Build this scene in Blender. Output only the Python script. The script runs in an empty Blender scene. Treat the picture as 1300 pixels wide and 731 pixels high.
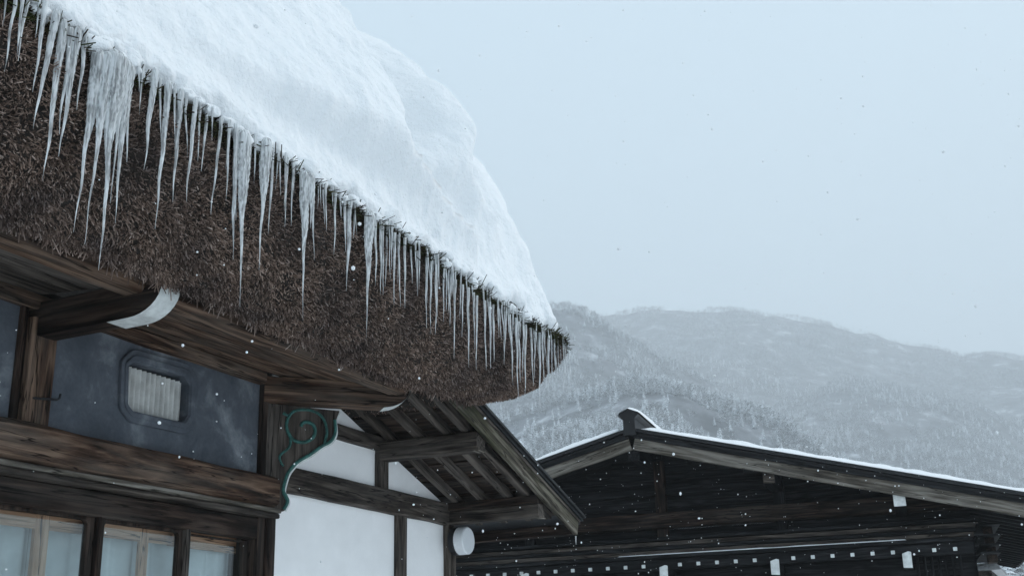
import bpy, bmesh, math, random
import numpy as np
from mathutils import Vector, Matrix, noise

random.seed(7); rng = np.random.default_rng(7)
S = bpy.context.scene
COL = S.collection

# ------------------------------------------------------------------ camera
zc = Vector((-130, 4365, -1461)).normalized()
xc = Vector((735, -467, -1461)); xc = (xc - zc * xc.dot(zc)).normalized()
yc = zc.cross(xc)
cam = bpy.data.cameras.new('camera'); camo = bpy.data.objects.new('camera', cam); COL.objects.link(camo)
camo.matrix_world = Matrix.Translation((0, 0, 1.6)) @ Matrix((xc, yc, zc)).to_4x4()
cam.lens = 1461 / 1300 * 36; cam.sensor_width = 36; cam.clip_start = 0.05; cam.clip_end = 9000
S.camera = camo

# ------------------------------------------------------------------ sky, sun, exposure
SUN_EL, SUN_AZ = math.radians(42), math.radians(-38)      # high, weak, behind cloud, in front of the facade
W = bpy.data.worlds.new('World'); S.world = W; W.use_nodes = True
nt = W.node_tree; nt.nodes.clear()
sky = nt.nodes.new('ShaderNodeTexSky'); sky.sky_type = 'NISHITA'; sky.sun_disc = False
sky.sun_elevation = SUN_EL; sky.sun_rotation = math.radians(90) - SUN_AZ
sky.air_density = 1.0; sky.dust_density = 6.0; sky.ozone_density = 1.0
bgs = nt.nodes.new('ShaderNodeBackground'); bgs.inputs[1].default_value = 0.05
nt.links.new(sky.outputs[0], bgs.inputs[0])
# even cloud deck in front of that sky
tc = nt.nodes.new('ShaderNodeTexCoord'); nz = nt.nodes.new('ShaderNodeTexNoise')
nz.inputs['Scale'].default_value = 1.6; nz.inputs['Detail'].default_value = 3
nt.links.new(tc.outputs['Generated'], nz.inputs['Vector'])
rp = nt.nodes.new('ShaderNodeValToRGB')
rp.color_ramp.elements[0].position = .3; rp.color_ramp.elements[0].color = (.525, .66, .765, 1)
rp.color_ramp.elements[1].position = .7; rp.color_ramp.elements[1].color = (.57, .705, .805, 1)
nt.links.new(nz.outputs[0], rp.inputs[0])
bgc = nt.nodes.new('ShaderNodeBackground'); bgc.inputs[1].default_value = 1.0
nt.links.new(rp.outputs[0], bgc.inputs[0])
mx = nt.nodes.new('ShaderNodeMixShader'); mx.inputs[0].default_value = .93
nt.links.new(bgs.outputs[0], mx.inputs[1]); nt.links.new(bgc.outputs[0], mx.inputs[2])
wo = nt.nodes.new('ShaderNodeOutputWorld'); nt.links.new(mx.outputs[0], wo.inputs[0])
sl = bpy.data.lights.new('sun', 'SUN'); sl.energy = 1.5; sl.angle = math.radians(10); sl.color = (1, .97, .93)
so = bpy.data.objects.new('sun', sl); COL.objects.link(so)
sd = Vector((math.cos(SUN_EL) * math.cos(SUN_AZ), math.cos(SUN_EL) * math.sin(SUN_AZ), math.sin(SUN_EL)))
so.rotation_euler = sd.to_track_quat('Z', 'Y').to_euler(); so.location = (0, 0, 60)
S.view_settings.view_transform = 'Standard'; S.view_settings.look = 'None'
S.view_settings.exposure = 0.54; S.view_settings.gamma = 1.0; S.view_settings.use_curve_mapping = False
S.render.engine = 'CYCLES'
S.cycles.use_denoising = True; S.cycles.max_bounces = 10; S.cycles.diffuse_bounces = 4; S.cycles.glossy_bounces = 3
S.cycles.transmission_bounces = 8; S.cycles.transparent_max_bounces = 12; S.cycles.volume_bounces = 2
S.cycles.caustics_reflective = False; S.cycles.caustics_refractive = False

# ------------------------------------------------------------------ helpers
WM = {}                                             # object -> world matrix
FR = Matrix.Identity(4)                             # frame that coordinates are given in
def place(o, parent=None, M=None):
    COL.objects.link(o)
    w = FR @ (M if M is not None else Matrix.Identity(4))
    WM[o.name] = w
    if parent is not None:
        o.parent = parent; o.matrix_parent_inverse = Matrix.Identity(4)
        o.matrix_basis = WM[parent.name].inverted() @ w
    else:
        o.matrix_basis = w
    return o
def tag(o, label=None, cat=None, group=None, kind=None):
    if label: o['label'] = label
    if cat: o['category'] = cat
    if group: o['group'] = group
    if kind: o['kind'] = kind
    return o
def thing(name, loc, label, cat, group=None):
    o = bpy.data.objects.new(name, None); o.empty_display_size = .1
    place(o, None, Matrix.Translation(loc)); return tag(o, label, cat, group)
def mesh_np(name, V, Fc, smooth=False):
    """fast mesh from numpy: V (n,3), Fc (m,k)"""
    V = np.asarray(V, np.float32); Fc = np.asarray(Fc, np.int32)
    me = bpy.data.meshes.new(name); k = Fc.shape[1]
    me.vertices.add(len(V)); me.vertices.foreach_set('co', V.ravel())
    me.loops.add(Fc.size); me.loops.foreach_set('vertex_index', Fc.ravel())
    me.polygons.add(len(Fc)); me.polygons.foreach_set('loop_start', np.arange(0, Fc.size, k, dtype=np.int32))
    me.polygons.foreach_set('loop_total', np.full(len(Fc), k, np.int32))
    me.polygons.foreach_set('use_smooth', np.full(len(Fc), smooth, bool))
    me.update(calc_edges=True); return me
class MB:
    def __init__(s): s.v = []; s.f = []
    def add(s, v, f):
        n = len(s.v); s.v += [tuple(p) for p in v]; s.f += [tuple(i + n for i in q) for q in f]; return s
    def box(s, x0, x1, y0, y1, z0, z1, c=0.0):
        if c <= 0:
            v = [(x, y, z) for z in (z0, z1) for y in (y0, y1) for x in (x0, x1)]
            return s.add(v, [(0, 2, 3, 1), (4, 5, 7, 6), (0, 1, 5, 4), (2, 6, 7, 3), (0, 4, 6, 2), (1, 3, 7, 5)])
        bm = bmesh.new(); bmesh.ops.create_cube(bm, size=1)
        bmesh.ops.scale(bm, vec=(x1 - x0, y1 - y0, z1 - z0), verts=bm.verts)
        bmesh.ops.bevel(bm, geom=bm.edges[:], offset=c, segments=1, affect='EDGES')
        o = Vector(((x0 + x1) / 2, (y0 + y1) / 2, (z0 + z1) / 2)); bm.verts.index_update()
        s.add([v.co + o for v in bm.verts], [[v.index for v in f.verts] for f in bm.faces]); bm.free(); return s
    def prism(s, poly, axis, a0, a1):
        """poly of 2D points, extruded along axis ('x': pts are (y,z), 'y': (x,z), 'z': (x,y))"""
        def m(p, a): return {'x': (a, p[0], p[1]), 'y': (p[0], a, p[1]), 'z': (p[0], p[1], a)}[axis]
        n = len(poly)
        v = [m(p, a0) for p in poly] + [m(p, a1) for p in poly]
        return s.add(v, [tuple(range(n))[::-1], tuple(range(n, 2 * n))] + [(i, (i + 1) % n, n + (i + 1) % n, n + i) for i in range(n)])
    def tube(s, pts, r, k=6, cap=True):
        pts = [Vector(p) for p in pts]; n = len(pts); rs = r if isinstance(r, (list, tuple)) else [r] * n
        v = []; ref = None
        for i, p in enumerate(pts):
            t = (pts[min(i + 1, n - 1)] - pts[max(i - 1, 0)]).normalized()
            if ref is None: ref = t.orthogonal().normalized()
            u = (ref - t * ref.dot(t)).normalized(); ref = u; w = t.cross(u)
            v += [p + (u * math.cos(a) + w * math.sin(a)) * rs[i] for a in [2 * math.pi * j / k for j in range(k)]]
        f = [(i * k + j, i * k + (j + 1) % k, (i + 1) * k + (j + 1) % k, (i + 1) * k + j) for i in range(n - 1) for j in range(k)]
        if cap: f += [tuple(range(k))[::-1], tuple(range((n - 1) * k, n * k))]
        return s.add(v, f)
    def build(s, name, mat, parent=None, M=None, smooth=False, bevel=0.0):
        me = bpy.data.meshes.new(name); me.from_pydata([tuple(p) for p in s.v], [], s.f)
        bm = bmesh.new(); bm.from_mesh(me); bmesh.ops.recalc_face_normals(bm, faces=bm.faces); bm.to_mesh(me); bm.free()
        if mat: me.materials.append(mat)
        if smooth: me.polygons.foreach_set('use_smooth', [True] * len(me.polygons))
        me.update()
        o = bpy.data.objects.new(name, me); place(o, parent, M)
        if bevel:
            b = o.modifiers.new('b', 'BEVEL'); b.width = bevel; b.segments = 2; b.limit_method = 'ANGLE'
        return o
def basis(p0, p1, up=(0, 0, 1)):
    x = (Vector(p1) - Vector(p0)); L = x.length; x.normalize()
    y = Vector(up).cross(x).normalized(); z = x.cross(y)
    M = Matrix((x, y, z)).transposed().to_4x4(); M.translation = Vector(p0); return M, L
_seed = [0]
def beam(name, p0, p1, w, h, mat, parent=None, c=.008, jit=.004, seg=.18, up=(0, 0, 1), bow=0.0):
    """timber from p0 to p1 (axis through the middle), hewn: chamfered section, wandering faces; grain along local X"""
    M, L = basis(p0, p1, up); _seed[0] += 1; sd = _seed[0] * 7.31
    n = max(2, int(L / seg) + 1); v = []; f = []
    sec = [(-w/2 + c, -h/2), (w/2 - c, -h/2), (w/2, -h/2 + c), (w/2, h/2 - c), (w/2 - c, h/2), (-w/2 + c, h/2), (-w/2, h/2 - c), (-w/2, -h/2 + c)]
    for i in range(n):
        t = i / (n - 1); x = L * t
        for j, (a, b) in enumerate(sec):
            d = jit * noise.noise(Vector((x * 2.2 + sd, (j // 2) * 3.7, sd * .37)))
            e = jit * noise.noise(Vector((x * 2.2 - sd, (j // 2) * 5.1, sd * .71)))
            v.append((x, a + d, b + e + bow * 4 * t * (1 - t)))
    for i in range(n - 1):
        for j in range(8):
            f.append((i * 8 + j, i * 8 + (j + 1) % 8, (i + 1) * 8 + (j + 1) % 8, (i + 1) * 8 + j))
    f += [tuple(range(8))[::-1], tuple(range((n - 1) * 8, n * 8))]
    return MB().add(v, f).build(name, mat, parent, M)
def fbm(x, y, z=0.0, o=4): return noise.fractal(Vector((x, y, z)), 1.0, 2.0, o)

# ------------------------------------------------------------------ materials
def newmat(name):
    m = bpy.data.materials.new(name); m.use_nodes = True; t = m.node_tree
    return m, t, t.nodes['Principled BSDF'], t.nodes['Material Output']
def N(t, typ, **kw):
    n = t.nodes.new(typ)
    for k, v in kw.items():
        if k.startswith('i_'):
            key = k[2:]; key = int(key) if key.isdigit() else key.replace('_', ' ')
            n.inputs[key].default_value = v
        else: setattr(n, k, v)
    return n
def ramp(t, src, stops):
    r = t.nodes.new('ShaderNodeValToRGB'); e = r.color_ramp.elements
    while len(e) < len(stops): e.new(.5)
    for i, (p, c) in enumerate(stops): e[i].position = p; e[i].color = (*c, 1) if len(c) == 3 else c
    t.links.new(src, r.inputs[0]); return r.outputs[0]
def mixc(t, fac, a, b, mode='MIX'):
    m = t.nodes.new('ShaderNodeMix'); m.data_type = 'RGBA'; m.blend_type = mode
    for s, i in ((fac, 0), (a, 6), (b, 7)):
        if hasattr(s, 'node'): t.links.new(s, m.inputs[i])
        else: m.inputs[i].default_value = s if i == 0 else (*s, 1)
    return m.outputs[2]
def coords(t, scale=(1, 1, 1), rnd=True):
    tc = N(t, 'ShaderNodeTexCoord'); mp = N(t, 'ShaderNodeMapping'); mp.inputs['Scale'].default_value = scale
    if rnd:
        oi = N(t, 'ShaderNodeObjectInfo'); mu = N(t, 'ShaderNodeVectorMath', operation='MULTIPLY_ADD')
        t.links.new(oi.outputs['Random'], mu.inputs[0]); mu.inputs[1].default_value = (31.7, 17.3, 23.9)
        t.links.new(tc.outputs['Object'], mu.inputs[2]); t.links.new(mu.outputs[0], mp.inputs['Vector'])
    else: t.links.new(tc.outputs['Object'], mp.inputs['Vector'])
    return mp.outputs[0]
def wood(name, axis, dark, mid, light, grey=(.21, .175, .145), greyamt=.42, rough=.72, bump=.5, fine=17.0):
    m, t, P, O = newmat(name)
    sc = [fine] * 3; sc['xyz'.index(axis)] = 1.3
    v = coords(t, tuple(sc))
    n1 = N(t, 'ShaderNodeTexNoise', i_Scale=1.0, i_Detail=9.0, i_Roughness=.66, i_Distortion=.55); t.links.new(v, n1.inputs[0])
    sc2 = [3.2] * 3; sc2['xyz'.index(axis)] = .8
    v2 = coords(t, tuple(sc2))
    n2 = N(t, 'ShaderNodeTexNoise', i_Scale=1.3, i_Detail=5.0, i_Roughness=.6); t.links.new(v2, n2.inputs[0])
    sc3 = [70.] * 3; sc3['xyz'.index(axis)] = 2.4
    v3 = coords(t, tuple(sc3))
    n3 = N(t, 'ShaderNodeTexNoise', i_Scale=1.0, i_Detail=4.0); t.links.new(v3, n3.inputs[0])
    sc5 = [5.5] * 3; sc5['xyz'.index(axis)] = .42
    n5 = N(t, 'ShaderNodeTexNoise', i_Scale=1.0, i_Detail=2.5, i_Roughness=.5, i_Distortion=.25); t.links.new(coords(t, tuple(sc5)), n5.inputs[0])
    m5 = N(t, 'ShaderNodeMath', operation='MULTIPLY', i_1=17.0); t.links.new(n5.outputs[0], m5.inputs[0])
    pp = N(t, 'ShaderNodeMath', operation='PINGPONG', i_1=1.0); t.links.new(m5.outputs[0], pp.inputs[0])
    av = N(t, 'ShaderNodeMath', operation='MULTIPLY_ADD', i_1=.22, i_2=-.11); t.links.new(pp.outputs[0], av.inputs[0])
    sm = N(t, 'ShaderNodeMath', operation='ADD'); t.links.new(n1.outputs[0], sm.inputs[0]); t.links.new(av.outputs[0], sm.inputs[1])
    c1 = ramp(t, sm.outputs[0], [(.32, dark), (.5, mid), (.66, light)])
    sc6 = [11.] * 3; sc6['xyz'.index(axis)] = .55
    n6 = N(t, 'ShaderNodeTexNoise', i_Scale=1.0, i_Detail=3.0, i_Roughness=.6); t.links.new(coords(t, tuple(sc6)), n6.inputs[0])
    s6 = N(t, 'ShaderNodeMath', operation='SUBTRACT', i_1=.5); t.links.new(n6.outputs[0], s6.inputs[0])
    a6 = N(t, 'ShaderNodeMath', operation='ABSOLUTE'); t.links.new(s6.outputs[0], a6.inputs[0])
    crack = ramp(t, a6.outputs[0], [(.004, (.16, .15, .14)), (.013, (1, 1, 1))])
    g = ramp(t, n2.outputs[0], [(.42, (0, 0, 0)), (.68, (greyamt,) * 3)])
    c2 = mixc(t, g, c1, grey)
    cr = ramp(t, n3.outputs[0], [(.30, (.25, .25, .25)), (.46, (1, 1, 1))])
    c3 = mixc(t, 1.0, mixc(t, .6, c2, cr, 'MULTIPLY'), crack, 'MULTIPLY')
    # knots
    vk = coords(t, tuple(.55 if k == axis else 4.2 for k in 'xyz'))
    vo = N(t, 'ShaderNodeTexVoronoi', i_Scale=1.5, i_Randomness=1.0); t.links.new(vk, vo.inputs[0])
    kn = ramp(t, vo.outputs['Distance'], [(.05, (.25, .2, .17)), (.14, (1, 1, 1))])
    c4 = mixc(t, .8, c3, kn, 'MULTIPLY')
    t.links.new(c4, P.inputs['Base Color']); P.inputs['Roughness'].default_value = rough
    P.inputs['Specular IOR Level'].default_value = .12
    mm = N(t, 'ShaderNodeMath', operation='MULTIPLY'); t.links.new(sm.outputs[0], mm.inputs[0]); t.links.new(crack, mm.inputs[1])
    b = N(t, 'ShaderNodeBump', i_Strength=bump, i_Distance=.012); t.links.new(mm.outputs[0], b.inputs['Height'])
    t.links.new(b.outputs[0], P.inputs['Normal']); return m
BR = ((.011, .006, .004), (.072, .040, .026), (.185, .118, .080))
DK = ((.004, .0026, .002), (.019, .011, .008), (.055, .036, .027))
BL = ((.002, .0021, .0026), (.008, .0082, .009), (.026, .0262, .028))
GW = ((.03, .025, .02), (.10, .086, .07), (.21, .19, .165))
M_ = {}
for ax in 'xyz':
    M_['br' + ax] = wood('brown_wood_' + ax, ax, *BR)
    M_['dk' + ax] = wood('dark_wood_' + ax, ax, *DK, grey=(.09, .078, .068), greyamt=.4)
    M_['bl' + ax] = wood('black_wood_' + ax, ax, *BL, grey=(.018, .0185, .02), greyamt=.4)
    M_['gw' + ax] = wood('grey_wood_' + ax, ax, *GW, grey=(.27, .25, .22), greyamt=.6, bump=.8, fine=18)
    M_['md' + ax] = wood('weathered_wood_' + ax, ax, (.010, .008, .007), (.042, .033, .027), (.11, .092, .078), grey=(.16, .14, .125), greyamt=.5)
    M_['tn' + ax] = wood('tan_wood_' + ax, ax, (.36, .20, .12), (.50, .30, .19), (.60, .39, .27), grey=(.52, .36, .26), greyamt=.3, bump=.1)
M_['gmx'] = wood('mossy_weathered_wood', 'x', (.014, .012, .009), (.07, .06, .047), (.16, .145, .12), grey=(.05, .052, .024), greyamt=.7, bump=.8, fine=18)
def plain(name, c, rough=.6, var=.15, scale=6.0, bump=.15, bscale=60., metal=0.0, c2=None):
    m, t, P, O = newmat(name); v = coords(t)
    n = N(t, 'ShaderNodeTexNoise', i_Scale=scale, i_Detail=6.0, i_Roughness=.62); t.links.new(v, n.inputs[0])
    a = tuple(x * (1 - var) for x in c); b = tuple(min(1, x * (1 + var)) for x in c) if c2 is None else c2
    t.links.new(ramp(t, n.outputs[0], [(.35, a), (.66, b)]), P.inputs['Base Color'])
    P.inputs['Roughness'].default_value = rough; P.inputs['Metallic'].default_value = metal
    P.inputs['Specular IOR Level'].default_value = .3
    n2 = N(t, 'ShaderNodeTexNoise', i_Scale=bscale, i_Detail=4.0); t.links.new(v, n2.inputs[0])
    bp = N(t, 'ShaderNodeBump', i_Strength=bump, i_Distance=.01); t.links.new(n2.outputs[0], bp.inputs['Height'])
    t.links.new(bp.outputs[0], P.inputs['Normal']); return m
M_['white_plaster'] = plain('white_plaster', (.90, .89, .885), .85, .05, 2.2, .1, 90)
M_['white_paint'] = plain('white_paint', (.60, .62, .61), .7, .18, 14, .25, 70)
M_['green_paint'] = plain('verdigris_paint', (.03, .11, .096), .55, .45, 30, .3, 120)
M_['iron'] = plain('black_iron', (.012, .012, .014), .5, .2)
M_['lamp_white'] = plain('lamp_white', (.74, .76, .78), .4, .03, 4, .0)
M_['tin'] = plain('dark_tin', (.012, .0125, .014), .45, .3, 5, .2, 30)
M_['room'] = plain('room_dark', (.05, .045, .04), .9, .1)
M_['sheet'] = plain('grey_corrugated', (.58, .58, .56), .6, .2, 9, .2, 80)
M_['curtain'] = plain('paper_screen', (.74, .75, .74), .9, .12, 3, .05)
def blue_plaster():
    m, t, P, O = newmat('blue_grey_plaster'); v = coords(t, rnd=False)
    n = N(t, 'ShaderNodeTexNoise', i_Scale=3.3, i_Detail=7.0, i_Roughness=.62, i_Distortion=.3); t.links.new(v, n.inputs[0])
    n2 = N(t, 'ShaderNodeTexNoise', i_Scale=40.0, i_Detail=5.0); t.links.new(v, n2.inputs[0])
    c = ramp(t, n.outputs[0], [(.35, (.062, .071, .086)), (.52, (.092, .103, .122)), (.62, (.16, .175, .195)), (.74, (.27, .285, .30))])
    c = mixc(t, .18, c, n2.outputs[0], 'OVERLAY')
    t.links.new(c, P.inputs['Base Color']); P.inputs['Roughness'].default_value = .8; P.inputs['Specular IOR Level'].default_value = .2
    b = N(t, 'ShaderNodeBump', i_Strength=.12, i_Distance=.01); t.links.new(n2.outputs[0], b.inputs['Height']); t.links.new(b.outputs[0], P.inputs['Normal'])
    return m
M_['blue_plaster'] = blue_plaster()
def snow_mat(name, grain=55., amp=.35, big=9.):
    m, t, P, O = newmat(name); v = coords(t, rnd=False)
    n = N(t, 'ShaderNodeTexNoise', i_Scale=grain, i_Detail=6.0, i_Roughness=.7); t.links.new(v, n.inputs[0])
    n2 = N(t, 'ShaderNodeTexNoise', i_Scale=big, i_Detail=5.0, i_Roughness=.6); t.links.new(v, n2.inputs[0])
    mm = N(t, 'ShaderNodeMath', operation='MULTIPLY_ADD', i_1=.35); t.links.new(n.outputs[0], mm.inputs[0]); t.links.new(n2.outputs[0], mm.inputs[2])
    b = N(t, 'ShaderNodeBump', i_Strength=amp, i_Distance=.03); t.links.new(mm.outputs[0], b.inputs['Height']); t.links.new(b.outputs[0], P.inputs['Normal'])
    P.inputs['Base Color'].default_value = (.86, .875, .89, 1); P.inputs['Roughness'].default_value = .85
    P.inputs['Specular IOR Level'].default_value = .15
    return m
M_['snow'] = snow_mat('snow', 42., 1.0, 13.); M_['ground_snow'] = snow_mat('ground_snow', 8., .3, 1.2)
def ice():
    m, t, P, O = newmat('ice'); v = coords(t, (1, 1, .12))
    n = N(t, 'ShaderNodeTexNoise', i_Scale=85.0, i_Detail=4.0); t.links.new(v, n.inputs[0])
    n2 = N(t, 'ShaderNodeTexNoise', i_Scale=90.0, i_Detail=3.0); t.links.new(v, n2.inputs[0])
    b = N(t, 'ShaderNodeBump', i_Strength=.6, i_Distance=.006); t.links.new(n2.outputs[0], b.inputs['Height'])
    gl = N(t, 'ShaderNodeBsdfGlass', i_IOR=1.31, i_Roughness=.03); gl.inputs['Color'].default_value = (.96, .98, 1, 1)
    df = N(t, 'ShaderNodeBsdfDiffuse'); df.inputs['Color'].default_value = (.95, .97, .98, 1)
    tr = N(t, 'ShaderNodeBsdfTranslucent'); tr.inputs['Color'].default_value = (.95, .97, .98, 1)
    for s in (gl, df): t.links.new(b.outputs[0], s.inputs['Normal'])
    m1 = N(t, 'ShaderNodeMixShader', i_0=.5); t.links.new(df.outputs[0], m1.inputs[1]); t.links.new(tr.outputs[0], m1.inputs[2])
    f = ramp(t, n.outputs[0], [(.36, (.28,) * 3), (.60, (.95,) * 3)])
    m2 = N(t, 'ShaderNodeMixShader'); t.links.new(f, m2.inputs[0]); t.links.new(gl.outputs[0], m2.inputs[1]); t.links.new(m1.outputs[0], m2.inputs[2])
    t.links.new(m2.outputs[0], O.inputs[0]); return m
M_['ice'] = ice()
def pane_glass():
    m, t, P, O = newmat('window_glass')
    tr = N(t, 'ShaderNodeBsdfTransparent'); tr.inputs[0].default_value = (.90, .95, .96, 1)
    gl = N(t, 'ShaderNodeBsdfGlossy', i_Roughness=.015); gl.inputs[0].default_value = (1, 1, 1, 1)
    lw = N(t, 'ShaderNodeLayerWeight', i_Blend=.5); pw = N(t, 'ShaderNodeMath', operation='POWER', i_1=4.0); mu = N(t, 'ShaderNodeMath', operation='MULTIPLY_ADD', i_1=.9, i_2=.10, use_clamp=True)
    t.links.new(lw.outputs['Facing'], pw.inputs[0]); t.links.new(pw.outputs[0], mu.inputs[0])
    v = coords(t); n = N(t, 'ShaderNodeTexNoise', i_Scale=2.2, i_Detail=2.0); t.links.new(v, n.inputs[0])
    b = N(t, 'ShaderNodeBump', i_Strength=.05, i_Distance=.05); t.links.new(n.outputs[0], b.inputs['Height']); t.links.new(b.outputs[0], gl.inputs['Normal'])
    mx = N(t, 'ShaderNodeMixShader'); t.links.new(mu.outputs[0], mx.inputs[0]); t.links.new(tr.outputs[0], mx.inputs[1]); t.links.new(gl.outputs[0], mx.inputs[2])
    t.links.new(mx.outputs[0], O.inputs[0]); return m
M_['glass'] = pane_glass()
def reed_mat(name, stops, rough=.8):
    m, t, P, O = newmat(name); g = N(t, 'ShaderNodeNewGeometry')
    v = coords(t, rnd=False); n = N(t, 'ShaderNodeTexNoise', i_Scale=2.4, i_Detail=5.0); t.links.new(v, n.inputs[0])
    c = ramp(t, g.outputs['Random Per Island'], stops)
    d = ramp(t, n.outputs[0], [(.32, (.45, .45, .48)), (.62, (1.15, 1.08, 1.02))])
    t.links.new(mixc(t, 1.0, c, d, 'MULTIPLY'), P.inputs['Base Color']); P.inputs['Roughness'].default_value = rough
    P.inputs['Specular IOR Level'].default_value = .2; return m
M_['reed'] = reed_mat('thatch_reed', [(0, (.04, .029, .024)), (.35, (.125, .09, .074)), (.7, (.235, .175, .146)), (.92, (.38, .30, .26)), (1, (.56, .48, .44))])
M_['moss'] = reed_mat('moss_and_twigs', [(0, (.012, .009, .006)), (.45, (.04, .028, .014)), (.7, (.03, .045, .012)), (1, (.08, .08, .03))])
M_['core'] = plain('thatch_core', (.022, .017, .014), .95, .5, 30, .8, 120)
# measured outlines (m)
OUT = [(0.028, 3.664), (0.55, 3.625), (0.522, 3.547), (0.528, 3.447), (0.496, 3.376), (0.428, 3.334), (0.332, 3.262), (0.237, 3.201), (0.172, 3.122), (0.146, 3.044), (0.135, 2.977), (0.156, 2.934), (0.17, 2.893), (0.144, 2.835), (0.061, 2.787)]
SPIRAL = [(0.431, 3.36), (0.449, 3.444), (0.433, 3.523), (0.392, 3.585), (0.322, 3.614), (0.244, 3.619), (0.176, 3.596), (0.139, 3.54), (0.132, 3.471), (0.163, 3.403), (0.212, 3.366), (0.28, 3.363), (0.338, 3.4), (0.356, 3.45), (0.341, 3.499), (0.295, 3.521), (0.257, 3.512), (0.244, 3.485)]
STEM = [(0.163, 3.403), (0.165, 3.345), (0.147, 3.305), (0.1, 3.264), (0.086, 3.235), (0.099, 3.197), (0.119, 3.168)]
LEAF = [(0.101, 3.588), (0.138, 3.57), (0.17, 3.591)]
ICE = [(2.95, 4.41, 0.142, 0.007, 0.0114), (2.982, 4.42, 0.366, 0.001, 0.0133), (3.016, 4.447, 0.307, 0.004, 0.0134), (3.063, 4.454, 0.314, -0.013, 0.0134), (3.107, 4.487, 0.205, 0.001, 0.0116), (3.146, 4.453, 0.431, -0.018, 0.0174), (3.205, 4.42, 0.554, -0.047, 0.0214), (3.262, 4.402, 0.74, -0.013, 0.0254), (3.301, 4.383, 0.483, -0.004, 0.0176), (3.337, 4.401, 0.603, -0.026, 0.0275), (3.394, 4.44, 0.378, -0.011, 0.0178), (3.479, 4.384, 0.9, -0.049, 0.0438), (3.514, 4.389, 0.952, -0.036, 0.036), (3.561, 4.417, 1.076, 0.002, 0.0523), (3.634, 4.407, 0.81, 0.015, 0.0486), (3.69, 4.422, 0.498, 0.007, 0.0184), (3.602, 4.412, 0.745, -0.015, 0.0303), (3.763, 4.44, 0.226, 0.013, 0.0103), (3.835, 4.44, 0.502, -0.008, 0.0228), (3.888, 4.413, 0.301, 0.013, 0.0104), (3.938, 4.419, 0.754, -0.019, 0.0209), (3.973, 4.418, 0.232, 0.022, 0.0105), (4.048, 4.426, 0.567, 0.007, 0.0212), (4.09, 4.427, 0.302, 0.022, 0.0106), (4.145, 4.416, 0.529, -0.012, 0.0193), (4.193, 4.42, 0.278, 0.012, 0.0108), (4.248, 4.431, 0.331, -0.002, 0.0152), (4.268, 4.426, 0.144, 0.006, 0.0087), (4.365, 4.404, 0.502, -0.01, 0.0153), (4.41, 4.409, 0.423, -0.005, 0.0132), (4.463, 4.409, 0.505, 0.013, 0.0177), (4.535, 4.43, 0.981, 0.034, 0.0514), (4.489, 4.411, 0.708, 0.034, 0.0266), (4.639, 4.417, 0.241, 0.003, 0.0113), (4.721, 4.461, 0.766, -0.018, 0.0434), (4.811, 4.401, 0.455, 0.0, 0.0161), (4.863, 4.402, 0.212, 0.006, 0.0092), (4.914, 4.423, 0.403, 0.016, 0.0139), (4.944, 4.415, 0.284, 0.001, 0.0117), (4.989, 4.418, 0.369, -0.002, 0.0141), (5.083, 4.4, 0.871, 0.053, 0.0402), (5.146, 4.414, 0.523, 0.026, 0.0309), (5.202, 4.405, 0.29, 0.006, 0.0168), (5.317, 4.397, 0.265, 0.003, 0.0121), (5.426, 4.402, 0.381, 0.014, 0.0147), (5.477, 4.405, 0.137, -0.004, 0.0099), (5.538, 4.401, 0.33, 0.011, 0.0149), (5.6, 4.408, 0.576, -0.017, 0.025), (5.663, 4.398, 0.198, -0.003, 0.0126), (5.791, 4.401, 0.828, -0.043, 0.0458), (5.866, 4.384, 0.44, -0.0, 0.0154), (5.942, 4.372, 0.47, -0.02, 0.0155), (6.0, 4.37, 0.446, -0.003, 0.013), (6.05, 4.359, 0.363, -0.005, 0.0131), (6.119, 4.343, 0.454, 0.005, 0.0158), (6.19, 4.349, 0.452, 0.003, 0.0132), (6.251, 4.347, 0.444, 0.002, 0.016), (6.355, 4.324, 0.221, 0.0, 0.0108), (6.451, 4.32, 0.274, -0.001, 0.0136), (6.559, 4.313, 0.466, 0.007, 0.0137), (6.626, 4.305, 0.483, -0.005, 0.0138), (6.682, 4.292, 0.383, -0.005, 0.0111), (6.716, 4.297, 0.453, -0.006, 0.0139), (6.796, 4.297, 0.347, -0.006, 0.0112), (6.854, 4.285, 0.238, -0.005, 0.0113), (6.901, 4.281, 0.342, -0.019, 0.0142), (6.984, 4.269, 0.541, -0.014, 0.0143), (7.093, 4.264, 0.351, -0.01, 0.0116), (7.167, 4.261, 0.551, 0.006, 0.0175), (7.267, 4.252, 0.39, -0.002, 0.0118), (7.318, 4.241, 0.525, -0.008, 0.0148), (7.461, 4.243, 0.493, 0.004, 0.015), (7.541, 4.253, 0.475, -0.01, 0.0181), (7.608, 4.252, 0.416, -0.034, 0.0152), (7.718, 4.249, 0.207, -0.011, 0.0123), (7.802, 4.246, 0.382, -0.022, 0.0124), (7.887, 4.242, 0.526, -0.004, 0.0156), (7.973, 4.238, 0.622, -0.026, 0.0157), (8.061, 4.234, 0.459, -0.017, 0.0159), (8.151, 4.244, 0.401, -0.029, 0.0128), (8.212, 4.246, 0.554, -0.042, 0.0161), (8.304, 4.242, 0.443, -0.02, 0.0162), (8.398, 4.252, 0.37, -0.031, 0.0131), (8.46, 4.24, 0.636, -0.039, 0.0165), (8.525, 4.242, 0.374, -0.033, 0.0132), (8.623, 4.253, 0.493, -0.045, 0.0167), (8.739, 4.253, 0.311, -0.03, 0.0135), (8.824, 4.259, 0.285, -0.028, 0.0136), (8.96, 4.249, 0.399, -0.025, 0.0103), (9.046, 4.241, 0.287, -0.014, 0.0104)]

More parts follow.
